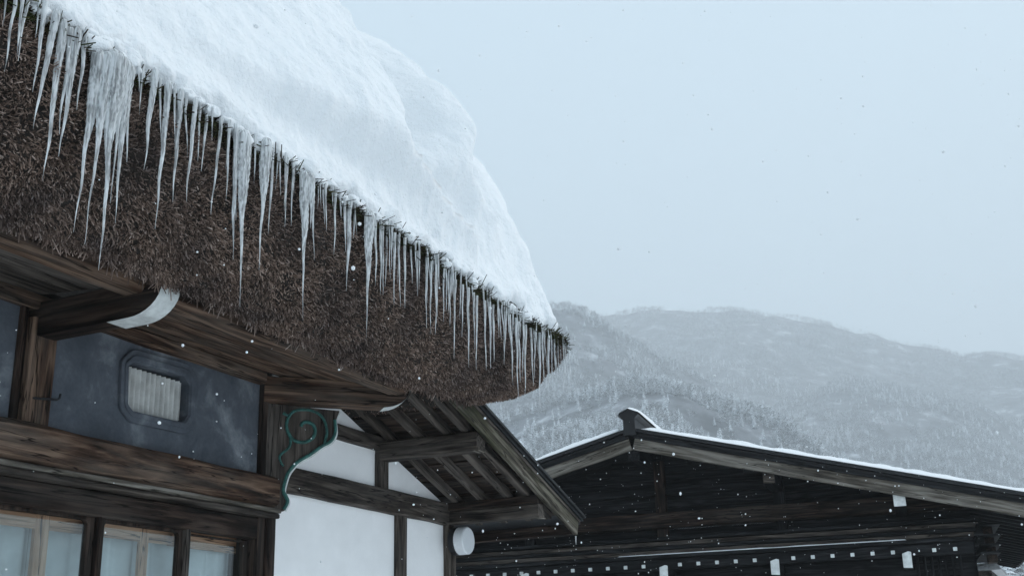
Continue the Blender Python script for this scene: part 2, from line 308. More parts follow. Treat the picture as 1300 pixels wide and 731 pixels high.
# ================================================================== SETTING
def lerp_tab(x, tab):
    if x <= tab[0][0]: return tab[0][1]
    for (a, b), (c, d) in zip(tab, tab[1:]):
        if x <= c: return b + (d - b) * (x - a) / (c - a)
    return tab[-1][1]
# crest elevation (deg) against heading (deg) of each ridge of the mountain side, and its distance (m)
RIDGES = [
    (2100, [(-60, 9), (-8, 12.2), (.58, 13.2), (4, 13.9), (7.4, 15.2), (11.1, 16.35), (12.6, 16.8), (15, 17.0), (17.8, 17.35), (20.2, 17.2), (22.2, 17.3), (25.5, 17.9), (28.8, 17.8), (60, 16), (140, 10)]),
    (1150, [(-5, 1), (8, 6.5), (13.4, 12), (15.2, 13.6), (17.1, 14.6), (18.4, 15.4), (19.3, 15.95), (20.4, 16.6), (22.3, 17.25), (22.9, 17.35), (24.7, 17.3), (27.2, 16.8), (45, 15), (140, 8)]),
    (700, [(-6, 3), (2, 6), (8.1, 9.0), (9.8, 10.1), (11.6, 11.1), (13.8, 11.9), (15.3, 12.6), (16.4, 13.4), (17.5, 14.0), (19.1, 14.2), (20.8, 13.6), (26, 12.4), (40, 11), (140, 6)]),
    (1500, [(-20, 6), (-4, 7), (-.4, 8.4), (1.1, 9.6), (2.5, 11.0), (4.1, 12.0), (5.8, 12.6), (8.3, 13.15), (11.4, 12.7), (20, 9), (60, 5), (140, 4)]),
    (330, [(-60, 4), (-5, 6.0), (3, 6.4), (8, 6.8), (14, 7.6), (22, 8.6), (30, 8.4), (140, 4)]),
]
def terrain(az, r):
    best = -3.0
    for k, (ri, tab) in enumerate(RIDGES):
        rr = ri * (1 + .07 * noise.noise(Vector((az * .09, k * 9.1, 0))))
        H = rr * math.tan(math.radians(lerp_tab(az, tab)))
        r0 = .42 * rr
        if r < rr: p = max(0, (r - r0) / (rr - r0)) ** 1.05
        else: p = max(0, 1 - (r - rr) / (.75 * rr))
        z = H * p - 3.0
        if z > best: best = z
    a = math.radians(az); x, y = r * math.cos(a), r * math.sin(a)
    w = min(1, max(0, (r - 120) / 300))
    g = abs(noise.noise(Vector((x / 140, y / 140, 3)))) * 20 + noise.fractal(Vector((x / 60, y / 60, 0)), 1, 2, 4) * 5
    return best + w * (g * min(1, (best + 3) / 60) - 5 * min(1, (best + 3) / 40))
def build_ground():
    n = 60; c = np.linspace(-1, 1, n + 1); c = np.sign(c) * np.abs(c) ** 3 * 3000
    V = []; 
    for y in c:
        for x in c:
            d = math.hypot(x - 6, y - 3); z = .0 + (.06 * fbm(x * .2, y * .2) if d < 60 else 0)
            V.append((x, y, z - .05))
    Fq = [(j * (n + 1) + i, j * (n + 1) + i + 1, (j + 1) * (n + 1) + i + 1, (j + 1) * (n + 1) + i) for j in range(n) for i in range(n)]
    me = mesh_np('ground', V, Fq, True); me.materials.append(M_['ground_snow'])
    o = place(bpy.data.objects.new('ground', me)); tag(o, kind='structure')
build_ground()
def hill_mat():
    m, t, P, O = newmat('snowy_hillside'); v = coords(t, rnd=False)
    n = N(t, 'ShaderNodeTexNoise', i_Scale=.035, i_Detail=8.0, i_Roughness=.68); t.links.new(v, n.inputs[0])
    t.links.new(ramp(t, n.outputs[0], [(.38, (.07, .075, .082)), (.55, (.20, .21, .23)), (.74, (.76, .79, .82))]), P.inputs['Base Color'])
    P.inputs['Roughness'].default_value = .95; P.inputs['Specular IOR Level'].default_value = .05; return m
def build_hills():
    azs = np.concatenate([np.arange(-60, -14, 2.), np.arange(-14, 48, .3), np.arange(48, 141, 2.)])
    rs = np.concatenate([np.geomspace(130, 2250, 155), np.geomspace(2300, 3500, 12)])
    V = np.empty((len(rs), len(azs), 3), np.float32)
    for i, r in enumerate(rs):
        for j, a in enumerate(azs):
            ra = math.radians(a); V[i, j] = (r * math.cos(ra), r * math.sin(ra), terrain(a, r))
    na = len(azs); I, J = np.meshgrid(np.arange(len(rs) - 1), np.arange(na - 1), indexing='ij'); q = (I * na + J).ravel()
    me = mesh_np('hills', V.reshape(-1, 3), np.stack([q, q + 1, q + na + 1, q + na], 1)[:, ::-1], True); me.materials.append(hill_mat())
    tag(place(bpy.data.objects.new('hills', me)), kind='structure')
build_hills()
# ---- the wood on the mountain: tens of thousands of trees, one mass
def forest_mat(name, stops, snow_lo, snow_hi):
    m, t, P, O = newmat(name); oi = N(t, 'ShaderNodeObjectInfo'); g = N(t, 'ShaderNodeNewGeometry')
    c = ramp(t, oi.outputs['Random'], stops)
    sx = N(t, 'ShaderNodeSeparateXYZ'); t.links.new(g.outputs['True Normal'], sx.inputs[0])
    ab = N(t, 'ShaderNodeMath', operation='ABSOLUTE'); t.links.new(sx.outputs[2], ab.inputs[0])
    ad = N(t, 'ShaderNodeMath', operation='MULTIPLY_ADD', i_1=.5); t.links.new(g.outputs['Random Per Island'], ad.inputs[0]); t.links.new(ab.outputs[0], ad.inputs[2])
    f = ramp(t, ad.outputs[0], [(snow_lo, (0, 0, 0)), (snow_hi, (1, 1, 1))])
    t.links.new(mixc(t, f, c, (.86, .89, .92)), P.inputs['Base Color']); P.inputs['Roughness'].default_value = .95
    P.inputs['Specular IOR Level'].default_value = .05; return m
M_['bare'] = forest_mat('frosted_bare_trees', [(0, (.06, .059, .064)), (.5, (.11, .11, .118)), (.8, (.2, .2, .21)), (1, (.5, .52, .54))], .68, .9)
M_['conif'] = forest_mat('snowy_conifers', [(0, (.022, .032, .03)), (.6, (.045, .055, .052)), (1, (.09, .10, .10))], .58, .8)
def bare_tree(seed):
    r = random.Random(seed); mb = MB()
    def blade(p, q, w):
        d = Vector(q) - Vector(p); s = d.cross(Vector((r.uniform(-1, 1), r.uniform(-1, 1), .3))).normalized() * w
        mb.add([Vector(p) - s, Vector(p) + s, Vector(q) + s * .3, Vector(q) - s * .3], [(0, 1, 2, 3)])
    blade((0, 0, 0), (0, 0, .8), .018); blade((0, 0, 0), (.01, 0, .8), .018)
    for i in range(26):
        z = r.uniform(.2, .8); a = r.uniform(0, 6.28); L = r.uniform(.18, .36) * (1.15 - abs(z - .5))
        q = (math.cos(a) * L, math.sin(a) * L, z + L * r.uniform(.3, .9)); blade((0, 0, z), q, .014)
        for k in range(3):
            u = r.uniform(.4, 1); p2 = Vector((0, 0, z)).lerp(Vector(q), u); a2 = a + r.uniform(-1.2, 1.2); l2 = r.uniform(.07, .16)
            blade(p2, p2 + Vector((math.cos(a2) * l2, math.sin(a2) * l2, l2 * r.uniform(0, .9))), .012)
    return mb
def conifer(seed, layers=9):
    r = random.Random(seed); mb = MB(); mb.tube([(0, 0, 0), (0, 0, .95)], [.02, .004], 3)
    for l in range(layers):
        z = .14 + .84 * l / layers; R = .23 * (1 - l / layers) ** .8 + .02; nb = 7
        for b in range(nb):
            a = 6.283 * (b + r.random() * .8) / nb; R2 = R * r.uniform(.7, 1.15); c, s = math.cos(a), math.sin(a); w = R2 * .34
            dz = -R2 * r.uniform(.15, .55)
            mb.add([(0, 0, z + .05), (c * R2 * .6 - s * w, s * R2 * .6 + c * w, z + dz * .5), (c * R2, s * R2, z + dz), (c * R2 * .6 + s * w, s * R2 * .6 - c * w, z + dz * .5)], [(0, 1, 2), (0, 2, 3)])
    return mb
def proto(mb, name, mat):
    me = bpy.data.meshes.new(name); me.from_pydata([tuple(v) for v in mb.v], [], mb.f); me.materials.append(mat); return bpy.data.objects.new(name, me)
def forest(name, protos, pts, scl, label):
    me = bpy.data.meshes.new(name); me.vertices.add(len(pts)); me.vertices.foreach_set('co', np.asarray(pts, np.float32).ravel())
    at = me.attributes.new('size', 'FLOAT', 'POINT'); at.data.foreach_set('value', np.asarray(scl, np.float32)); me.update()
    o = place(bpy.data.objects.new(name, me)); tag(o, label, 'forest', kind='stuff')
    cl = bpy.data.collections.new(name + '_kinds')
    for p in protos: cl.objects.link(p)
    g = bpy.data.node_groups.new(name, 'GeometryNodeTree')
    g.interface.new_socket('Geometry', in_out='INPUT', socket_type='NodeSocketGeometry'); g.interface.new_socket('Geometry', in_out='OUTPUT', socket_type='NodeSocketGeometry')
    gi = g.nodes.new('NodeGroupInput'); go = g.nodes.new('NodeGroupOutput'); ip = g.nodes.new('GeometryNodeInstanceOnPoints'); ci = g.nodes.new('GeometryNodeCollectionInfo')
    ci.inputs['Collection'].default_value = cl; ci.inputs['Separate Children'].default_value = True; ip.inputs['Pick Instance'].default_value = True
    rv = g.nodes.new('FunctionNodeRandomValue'); rv.data_type = 'FLOAT_VECTOR'; rv.inputs[0].default_value = (-.06, -.06, 0); rv.inputs[1].default_value = (.06, .06, 6.28)
    na = g.nodes.new('GeometryNodeInputNamedAttribute'); na.data_type = 'FLOAT'; na.inputs[0].default_value = 'size'
    L = g.links.new
    L(gi.outputs[0], ip.inputs['Points']); L(ci.outputs[0], ip.inputs['Instance']); L(rv.outputs[0], ip.inputs['Rotation']); L(na.outputs[0], ip.inputs['Scale']); L(ip.outputs[0], go.inputs[0])
    md = o.modifiers.new('trees', 'NODES'); md.node_group = g
def scatter(n, r0, r1, power, keep):
    P = []; Sz = []
    while len(P) < n:
        a = random.uniform(-14, 47); r = (r0 ** power + random.random() * (r1 ** power - r0 ** power)) ** (1 / power)
        x, y = r * math.cos(math.radians(a)), r * math.sin(math.radians(a))
        k = keep(a, r, noise.fractal(Vector((x / 90, y / 90, 7)), 1, 2, 3))
        if random.random() > k: continue
        P.append((x, y, terrain(a, r) - .4)); Sz.append(random.uniform(.65, 1.2))
    return P, np.array(Sz)
P1, S1 = scatter(95000, 230, 2250, 1.35, lambda a, r, n: 1.0 if n > -.16 else .08)
forest('bare_forest', [proto(bare_tree(i), 'bare_tree', M_['bare']) for i in range(5)], P1, S1 * 7.0, 'frosted bare woodland covering the mountain sides')
P2, S2 = scatter(20000, 220, 1700, 1.15, lambda a, r, n: (.9 if n > .02 else .08) * (1 if r < 750 else .45))
forest('conifer_forest', [proto(conifer(i), 'conifer', M_['conif']) for i in range(5)], P2, S2 * 8.0, 'snow-dusted conifers among the bare trees on the slopes')

# ================================================================== FARMHOUSE
FX, FY = 7.2, 5.5                                    # corner of the walls (front plane y = FY, gable plane x = FX)
FH = thing('farmhouse', (4.5, 6.5, 0), 'thatched farmhouse with dark timbers and blue-grey plaster, left half of the photo', 'house')
F_ = FY
# wall panels: plaster between the timbers
MB().box(2.2, 4.80, F_ + .03, F_ + .13, 3.06, 3.86).build('plaster_panel', M_['blue_plaster'], FH)
MB().box(2.2, 2.3, F_ + .14, F_ + 3, 0, 3.9).build('end_wall', M_['room'], FH)
# main panel with a hole for the vent window
VO = [(5.60, 3.655), (5.70, 3.755), (6.255, 3.775), (6.37, 3.69), (6.37, 3.36), (6.27, 3.265), (5.72, 3.255), (5.62, 3.33)]
VI = [(5.665, 3.625), (5.72, 3.668), (6.215, 3.675), (6.275, 3.625), (6.28, 3.40), (6.235, 3.345), (5.735, 3.335), (5.685, 3.37)]
def ring(mb, A, B, y0, y1):
    """frame between outline A and outline B (same count), from depth y0 to y1"""
    n = len(A); v = [(x, y0, z) for x, z in A] + [(x, y0, z) for x, z in B] + [(x, y1, z) for x, z in A] + [(x, y1, z) for x, z in B]
    f = []
    for i in range(n):
        j = (i + 1) % n
        f += [(i, j, n + j, n + i), (2 * n + i, 3 * n + i, 3 * n + j, 2 * n + j), (i, 2 * n + i, 2 * n + j, j), (n + i, n + j, 3 * n + j, 3 * n + i)]
    return mb.add(v, f)
def roundpoly(P, r=.03, k=4):
    out = []; n = len(P)
    for i in range(n):
        p, a, b = Vector(P[i]), Vector(P[i - 1]), Vector(P[(i + 1) % n])
        d1 = (a - p).normalized() * min(r, (a - p).length * .45); d2 = (b - p).normalized() * min(r, (b - p).length * .45)
        for q in range(k + 1):
            t = q / k; out.append(tuple((p + d1) * (1 - t) ** 2 + p * 2 * t * (1 - t) + (p + d2) * t ** 2))
    return out
OUTB = [(5.005, 3.45), (5.005, 3.86), (6.45, 3.86), (7.14, 3.86), (7.14, 3.06), (6.45, 3.06), (5.005, 3.06), (5.005, 3.30)]
ring(MB(), OUTB, VI, F_ + .03, F_ + .13).build('plaster_panel', M_['blue_plaster'], FH)
vw = MB().prism(VI, 'y', F_ + .125, F_ + .135).build('vent_window', M_['room'], FH)
ring(MB(), roundpoly(VO), roundpoly(VI, .018), F_ + .004, F_ + .034).build('frame', M_['blue_plaster'], vw, bevel=.008)
ring(MB(), roundpoly([(x * .55 + a * .45, z * .55 + b * .45) for (x, z), (a, b) in zip(VO, VI)]), roundpoly([(x * .1 + a * .9, z * .1 + b * .9) for (x, z), (a, b) in zip(VO, VI)], .018), F_ - .006, F_ + .01).build('frame', M_['blue_plaster'], vw, bevel=.006)
v = []; f = []; n = 160
for i in range(n + 1):
    x = 5.655 + .60 * i / n; y = F_ + .068 + .016 * math.sin(2 * math.pi * i / n * 12.5)
    v += [(x, y, 3.335), (x, y, 3.645)]
    if i: f.append((2 * i - 2, 2 * i, 2 * i + 1, 2 * i - 1))
MB().add(v, f).build('corrugated_sheet', M_['sheet'], vw, smooth=True)
MB().box(5.655, 6.245, F_ + .099, F_ + .104, 3.335, 3.645).build('backing_board', M_['sheet'], vw)
# posts
p1 = beam('post', (4.905, F_ + .045, 3.05), (4.905, F_ + .045, 3.74), .17, .20, M_['brx'], FH, c=.012, jit=.008, up=(1, 0, 0))
beam('post', (4.777, F_ + .06, 3.05), (4.777, F_ + .06, 3.86), .12, .05, M_['dkx'], FH, up=(1, 0, 0))
MB().tube([(4.86, F_ - .03, 3.245), (4.90, F_ - .06, 3.245), (5.02, F_ - .065, 3.262), (5.035, F_ - .067, 3.272), (5.04, F_ - .068, 3.30)], .008, 6).build('hook', M_['iron'], p1)
beam('post', (7.15, F_ + .07, 0), (7.15, F_ + .07, 3.86), .16, .09, M_['dkx'], FH, up=(1, 0, 0))
beam('post', (7.235, F_ + .045, 0), (7.235, F_ + .045, 3.0), .17, .10, M_['dkx'], FH, up=(1, 0, 0))
# great beam over the windows, moulded rail below it
beam('lintel_beam', (2.0, F_ + .03, 2.968), (7.272, F_ + .03, 2.968), .24, .236, M_['brx'], FH, c=.03, jit=.016, seg=.12)
beam('rail', (2.0, F_ - .005, 2.828), (7.268, F_ - .005, 2.828), .19, .032, M_['gwx'], FH, c=.008)
beam('rail', (2.0, F_ + .0, 2.79), (7.268, F_ + .0, 2.79), .165, .036, M_['mdx'], FH, c=.008)
beam('window_head', (2.0, F_ + .05, 2.69), (7.18, F_ + .05, 2.69), .10, .158, M_['dkx'], FH)
# top plate and fascia strip over the plaster, planked soffit, eave purlin
beam('wall_plate', (2.0, F_ + .02, 3.842), (7.10, F_ + .02, 3.842), .13, .085, M_['brx'], FH, c=.012, jit=.01)
ys = [4.78, 4.93, 5.08, 5.22, 5.35, 5.47]
for a, b in zip(ys, ys[1:]):
    za, zb = [3.845 + (y - 4.78) / .69 * .055 for y in (a, b)]
    for xa, xb in ((2.0, 4.84), (4.985, 7.72 - (a - 4.78) * .6)):
        beam('soffit_plank', (xa, (a + b) / 2, (za + zb) / 2), (xb, (a + b) / 2, (za + zb) / 2), b - a - .008, .022, M_['mdx' if xa < 3 and a > 4.9 else 'brx'], FH, c=.003, jit=.003, up=(0, -(zb - za), b - a))
beam('eave_purlin', (2.0, 4.72, 3.86), (7.86, 4.72, 3.845), .19, .17, M_['brx'], FH, c=.03, jit=.012)
MB().box(2.2, 9.0, 5.56, 9, 3.93, 3.96).build('ceiling', M_['room'], FH)
# arms that carry the purlin, their noses painted white
def arm(p0, p1, w, h, nose, mat):
    """p0 inner end at mid height; the lower nose is rounded; white paint on the nose"""
    M, L = basis(p0, p1)
    prof = [(0, -h / 2), (L - .24, -h / 2)] + [(L - .24 + .24 * math.sin(a), -h / 2 + (h * .82) * (1 - math.cos(a))) for a in [math.pi / 2 * i / 8 for i in range(1, 9)]] + [(L, h / 2), (0, h / 2)]
    o = MB().prism(prof, 'y', -w / 2, w / 2).build('bracket_arm', mat, FH, M, bevel=.006)
    e = .004; npf = [(x, z) for x, z in prof if x > L - nose - .01]
    a = [(L - nose, -h / 2 - e)] + [(x + e, z - e * .6) for x, z in npf[:-1] if x > L - nose] + [(L + e, h / 2 - .012)]
    # sleeve of paint: strip following the nose underside and front
    v = []; f = []
    for i, (x, z) in enumerate(a):
        v += [(x, -w / 2 - e, z), (x, w / 2 + e, z)]
        if i: f.append((2 * i - 2, 2 * i - 1, 2 * i + 1, 2 * i))
    inn = [(x - .05 * (i / len(a)), z + .03 + .0 * i) for i, (x, z) in enumerate(a)]
    MB().add(v, f).build('painted_nose', M_['white_paint'], o, M)
    return o
arm((4.915, F_ + .1, 3.735), (4.915, 4.50, 3.735), .15, .215, .40, M_['dkx'])
arm((7.16, 5.54, 3.765), (7.99, 4.71, 3.765), .15, .205, .22, M_['brx'])
# carved board under the corner arm, in the diagonal plane
MD, _ = basis((7.2, 5.5, 0), (8.2, 4.5, 0))
cb = MB().prism([(-.05, OUT[0][1])] + OUT[1:-1] + [(-.02, OUT[-1][1])], 'y', -.032, .032).build('carved_bracket', M_['mdz'], FH, MD, bevel=.006)
yy = .036                                             # side that faces the yard
side = -1 if (MD.to_3x3() @ Vector((0, 1, 0))).dot(Vector((-1, -1, 0))) < 0 else 1
def smooth_path(P, k=6):
    P = [Vector((x, 0, z)) for x, z in P]; out = []
    for i in range(len(P) - 1):
        a, b, c, d = P[max(i - 1, 0)], P[i], P[i + 1], P[min(i + 2, len(P) - 1)]
        for q in range(k):
            t = q / k; out.append(.5 * ((2 * b) + (c - a) * t + (2 * a - 5 * b + 4 * c - d) * t * t + (3 * b - a - 3 * c + d) * t ** 3))
    return out + [P[-1]]
for nm, P, r0, r1 in (('scroll', SPIRAL, .011, .015), ('tendril', STEM, .012, .008), ('leaf', LEAF, .015, .005), ('edge_moulding', OUT[2:-1], .013, .015)):
    pts = smooth_path(P)
    if nm == 'edge_moulding': pts = [p + Vector((-.012, 0, .004)) for p in pts]
    rr = [r0 + (r1 - r0) * i / (len(pts) - 1) for i in range(len(pts))]
    MB().tube([p + Vector((0, side * yy, 0)) for p in pts], rr, 7).build(nm, M_['green_paint'], cb, MD, smooth=True)
wl = smooth_path(OUT[1:-1]); MB().tube([p + Vector((.001, 0, -.001)) for p in wl], .014, 6).build('white_edge', M_['white_paint'], cb, MD, smooth=True)
# windows: sliding sashes with rounded glass corners, inner tan sash behind
def sash(x0, x1, zt, y, glass, rounded, mat, inner):
    zb = 1.0
    gx0, gx1 = glass
    o = MB().box(x0, x1, y + .018, y + .026, zb + .01, zt - .05).build('window', M_['glass'], FH)   # the pane carries its frame
    r = .035 if rounded else .004
    hole = roundpoly([(gx0, zb + .1), (gx1, zb + .1), (gx1, 2.59), (gx0, 2.59)], r, 5)
    outer = []
    n = len(hole)
    cx, cz = (gx0 + gx1) / 2, (zb + .1 + 2.59) / 2
    for (x, z) in hole: outer.append((x0 if x < cx else x1, zb if z < cz else zt))
    ring(MB(), outer, hole, y, y + .045).build('frame', M_['dkz'], o, bevel=.004)
    if inner is not None:
        for (a, b) in inner:
            MB().box(a, b, y + .10, y + .128, zb, 2.66).build('inner_frame', M_['tnz'], o, bevel=.003)
        MB().box(x0 + .01, x1 - .01, y + .103, y + .125, 2.515, 2.64).build('inner_frame', M_['tnx'], o, bevel=.003)
    return o
sash(4.70, 5.53, 2.612, F_ + .04, (4.765, 5.46), True, M_['dkz'], [(5.14, 5.195), (5.20, 5.25)])
sash(5.532, 6.36, 2.612, F_ + .043, (5.605, 6.305), True, M_['dkz'], [(6.04, 6.09), (6.094, 6.12)])
sash(6.362, 7.115, 2.60, F_ + .085, (6.42, 7.06), False, M_['dkz'], [])
sash(3.87, 4.698, 2.612, F_ + .043, (3.93, 4.63), True, M_['dkz'], None)
beam('window_post', (6.362, F_ + .035, 0.9), (6.362, F_ + .035, 2.615), .06, .05, M_['mdx'], FH, up=(1, 0, 0))
beam('window_post', (5.533, F_ + .03, 0.9), (5.533, F_ + .03, 2.615), .05, .035, M_['dkx'], FH, up=(1, 0, 0))
for k, (a, b) in enumerate(((3.9, 5.22), (5.225, 6.09), (6.095, 7.12))):         # drawn curtains behind the sashes
    v = []; f = []; n = int((b - a) * 90)
    for i in range(n + 1):
        x = a + (b - a) * i / n; y = F_ + .262 + .022 * math.sin(x * 34 + 3 * noise.noise(Vector((x * 5, k, 0)))) + .02 * noise.noise(Vector((x * 6, k, 4)))
        v += [(x, y, .95), (x, y - .01, 2.66)]
        if i: f.append((2 * i - 2, 2 * i, 2 * i + 1, 2 * i - 1))
    MB().add(v, f).build('curtain', M_['curtain'], FH, smooth=True)
MB().box(2.2, 7.15, F_ + .05, F_ + .16, 0, .98).build('lower_wall', M_['dkx'], FH)
MB().box(2.2, 3.87, F_ + .05, F_ + .16, .98, 2.62).build('lower_wall', M_['dkz'], FH)
MB().box(2.2, 9.0, 7.0, 7.1, 0, 3.9).build('back_wall', M_['room'], FH)

# ---- thatch
def sstep(a, b, x):
    t = min(1, max(0, (x - a) / (b - a))); return t * t * (3 - 2 * t)
PROF = [(.72, 3.97), (.98, 3.86), (1.10, 3.76), (1.22, 3.725), (1.42, 3.775), (1.59, 3.89), (1.70, 4.08), (1.745, 4.27), (1.72, 4.42)]
OC = 1.58
def eave(s, o):
    """s 0..1 along the front, 1..2 round the corner, 2..3 along the gable side; o = distance out from the walls"""
    e = min(o, OC); R = o - e; cx, cy = FX + e, FY - e
    if s <= 1: return (.6 + (cx - .6) * s, cy - R)
    if s <= 2:
        a = (s - 1) * math.pi / 2; R += .09 * math.sin(2 * a) * max(0, min(1, (o - 1.66) / .08)); return (cx + R * math.sin(a), cy - R * math.cos(a))
    return (cx + R, cy + (10 - cy) * (s - 2))
def thatch_pt(s, k):
    i = min(int(k), len(PROF) - 2); t = k - i
    o = PROF[i][0] * (1 - t) + PROF[i + 1][0] * t; z = PROF[i][1] * (1 - t) + PROF[i + 1][1] * t
    x, y = eave(s, o)
    w = k / (len(PROF) - 1)
    z += -.10 * w * min(1, max(0, (x - 6.2) / 2.6)) + .03 * (1 - w) * math.sin(x * 1.7) + .03 * noise.noise(Vector((x * 1.3, y * 1.3, z)))
    z += .05 * (1 - w) * min(1, max(0, (x - 7.5))) + .07 * math.sin(math.pi * w) * sstep(8.1, 8.8, x)
    d = .04 * noise.noise(Vector((x * 2.5, y * 2.5, z * 2.5))) + .022 * noise.noise(Vector((x * 8, y * 8, z * 8)))
    return Vector((x, y - d, z))
ss = list(np.linspace(0, 1, 130)) + list(np.linspace(1.1, 2, 9)) + list(np.linspace(2.03, 3, 40))
ks = np.linspace(0, len(PROF) - 1, 24)
V = np.array([[thatch_pt(s, k) for k in ks] + [Vector((*eave(s, 1.2), 5.3)), Vector((*eave(s, -.5), 7.6))] for s in ss], np.float32)
nk = V.shape[1]; I, J = np.meshgrid(np.arange(len(ss) - 1), np.arange(nk - 1), indexing='ij'); q = (I * nk + J).ravel()
me = mesh_np('thatched_roof', V.reshape(-1, 3), np.stack([q, q + nk, q + nk + 1, q + 1], 1), True); me.materials.append(M_['core'])
roof = place(bpy.data.objects.new('thatched_roof', me), FH)
def stalks(P, D, Lh, R, name, mat, parent):
    """n three-sided reeds: base points P, unit directions D, lengths, radii (numpy)"""
    n = len(P); A = np.cross(D, rng.normal(size=(n, 3))); A /= np.linalg.norm(A, axis=1)[:, None]; B = np.cross(D, A)
    V = np.empty((n, 6, 3), np.float32)
    for j in range(3):
        c, s_ = math.cos(2.094 * j), math.sin(2.094 * j); off = (A * c + B * s_) * R[:, None]
        V[:, j] = P + off; V[:, 3 + j] = P + D * Lh[:, None] + off * .8
    b = (np.arange(n) * 6)[:, None]
    Q = np.concatenate([b + np.array([[0, 1, 4]]), b + np.array([[0, 4, 3]]), b + np.array([[1, 2, 5]]), b + np.array([[1, 5, 4]]), b + np.array([[2, 0, 3]]), b + np.array([[2, 3, 5]]), b + np.array([[3, 4, 5]])])
    me = mesh_np(name, V.reshape(-1, 3), Q); me.materials.append(mat)
    return tag(place(bpy.data.objects.new(name, me), parent), kind='stuff')
def thatch_sample(n, s0, s1, k0, k1):
    P = np.empty((n, 3)); Nn = np.empty((n, 3)); D = np.empty((n, 3))
    for i in range(n):
        s = random.uniform(s0, s1); k = random.uniform(k0, k1); p = thatch_pt(s, k); e = .02
        a = thatch_pt(min(s + e, 3), k) - p; b = thatch_pt(s, min(k + e, len(PROF) - 1.001)) - thatch_pt(s, max(k - e, 0))
        nn = a.cross(b); nn = nn.normalized() if nn.length > 1e-9 else Vector((0, -.7, -.7))
        if nn.dot(Vector((0.4 if s > 1 else 0, -.8, -.6))) < 0: nn = -nn
        P[i] = p; Nn[i] = nn
    return P, Nn
KM = len(PROF) - 1.0
parts = []
for (n, s0, s1, k0, k1) in ((135000, .24, 1, 1.0, KM), (10000, 1, 2, 1.0, KM), (2500, 2, 2.3, 1.0, KM), (4000, 0, .24, 1.0, KM)):
    parts.append(thatch_sample(n, s0, s1, k0, k1))
P = np.concatenate([a for a, _ in parts]); Nn = np.concatenate([b for _, b in parts]); n = len(P)
CL = np.array([noise.noise_vector(Vector(p) * 5.5) for p in P]); D = Nn * .55 + np.array([0, -.12, -.22]) + CL * .85 + rng.normal(size=(n, 3)) * .5; D /= np.linalg.norm(D, axis=1)[:, None]
Lh = rng.uniform(.014, .048, n); P = P - Nn * .012
stalks(P, D, Lh, rng.uniform(.0019, .0046, n), 'reed_stubble', M_['reed'], roof)
# ragged fringe along the lower edge and a mat of moss and twigs along the lip
parts = [thatch_sample(9000, .2, 1, 1.3, 2.5), thatch_sample(800, 1, 2, 1.3, 2.5)]
P = np.concatenate([a for a, _ in parts]); n = len(P)
D = np.array([0, -.1, -.8]) + rng.normal(size=(n, 3)) * .42; D /= np.linalg.norm(D, axis=1)[:, None]
stalks(P, D, rng.uniform(.025, .075, n) * np.where(rng.random(n) > .9, 1.6, 1), rng.uniform(.002, .0048, n), 'reed_fringe', M_['reed'], roof)
parts = [thatch_sample(11000, .24, 1, KM - .5, KM - .01), thatch_sample(2200, 1, 2, KM - .6, KM - .01)]
P = np.concatenate([a for a, _ in parts]); n = len(P)
D = np.array([.1, -.55, -.1]) + rng.normal(size=(n, 3)) * .55; D /= np.linalg.norm(D, axis=1)[:, None]
stalks(P + np.array([0, -.012, .018]) * rng.random((n, 1)) * 2, D, rng.uniform(.015, .05, n) * np.where(rng.random(n) > .92, 2.4, 1), rng.uniform(.002, .0045, n), 'moss_and_twigs', M_['moss'], roof)

# ---- snow on the thatch
TN = 1.5
def snow_thick(x, h, side=0.0):
    t = .075 * math.sqrt(min(1, h / .05)) + .17 * sstep(0, .7, h) + .08 * sstep(.5, 2.2, h)
    # drifts running up the slope, one behind the other towards the gable: each swells, then drops off
    w = .16 * noise.noise(Vector((h * .9, 3, 1))) + .05 * noise.noise(Vector((h * 3.1, 7, 1)))
    c1 = 6.2 + .2 * (h - .4) + w + 1.25 * (1 - sstep(.22, .42, h)); c2 = 7.55 + .33 * (h - .8) + w * 1.5 + .6 * (1 - sstep(.5, .8, h))
    d1 = x - c1; d2 = x - c2
    t += .34 * sstep(-2.4, 0, d1) * (1 - sstep(0, .2, d1)) * sstep(.08, .45, h)
    hi = 1 - .5 * sstep(1.1, 2.4, h)
    t += .50 * hi * sstep(-.62, 0, d2) * (1 - .85 * sstep(0, .26, d2)) * sstep(.25, 1.2, h)
    t += .26 * hi * sstep(.35, .95, d2) * sstep(.5, 1.6, h) + .05 * sstep(7.6, 8.8, x) * sstep(.0, .2, h)
    t += .05 * fbm(x * 1.1, h * .8, 4, 3) * sstep(.1, .8, h)
    # creases of older slides, and lumps
    t += (.085 * abs(noise.noise(Vector((x * 1.9 - h * .5, h * .55, 12)))) + .035 * abs(noise.noise(Vector((x * 4.3 - h * 1.3, h * 1.4, 21))))) * sstep(5.4, 6.8, x) * sstep(.15, .6, h)
    t += .022 * fbm(x * 2.6, h * 2.4, 31, 3) * sstep(.1, .4, h)
    return t
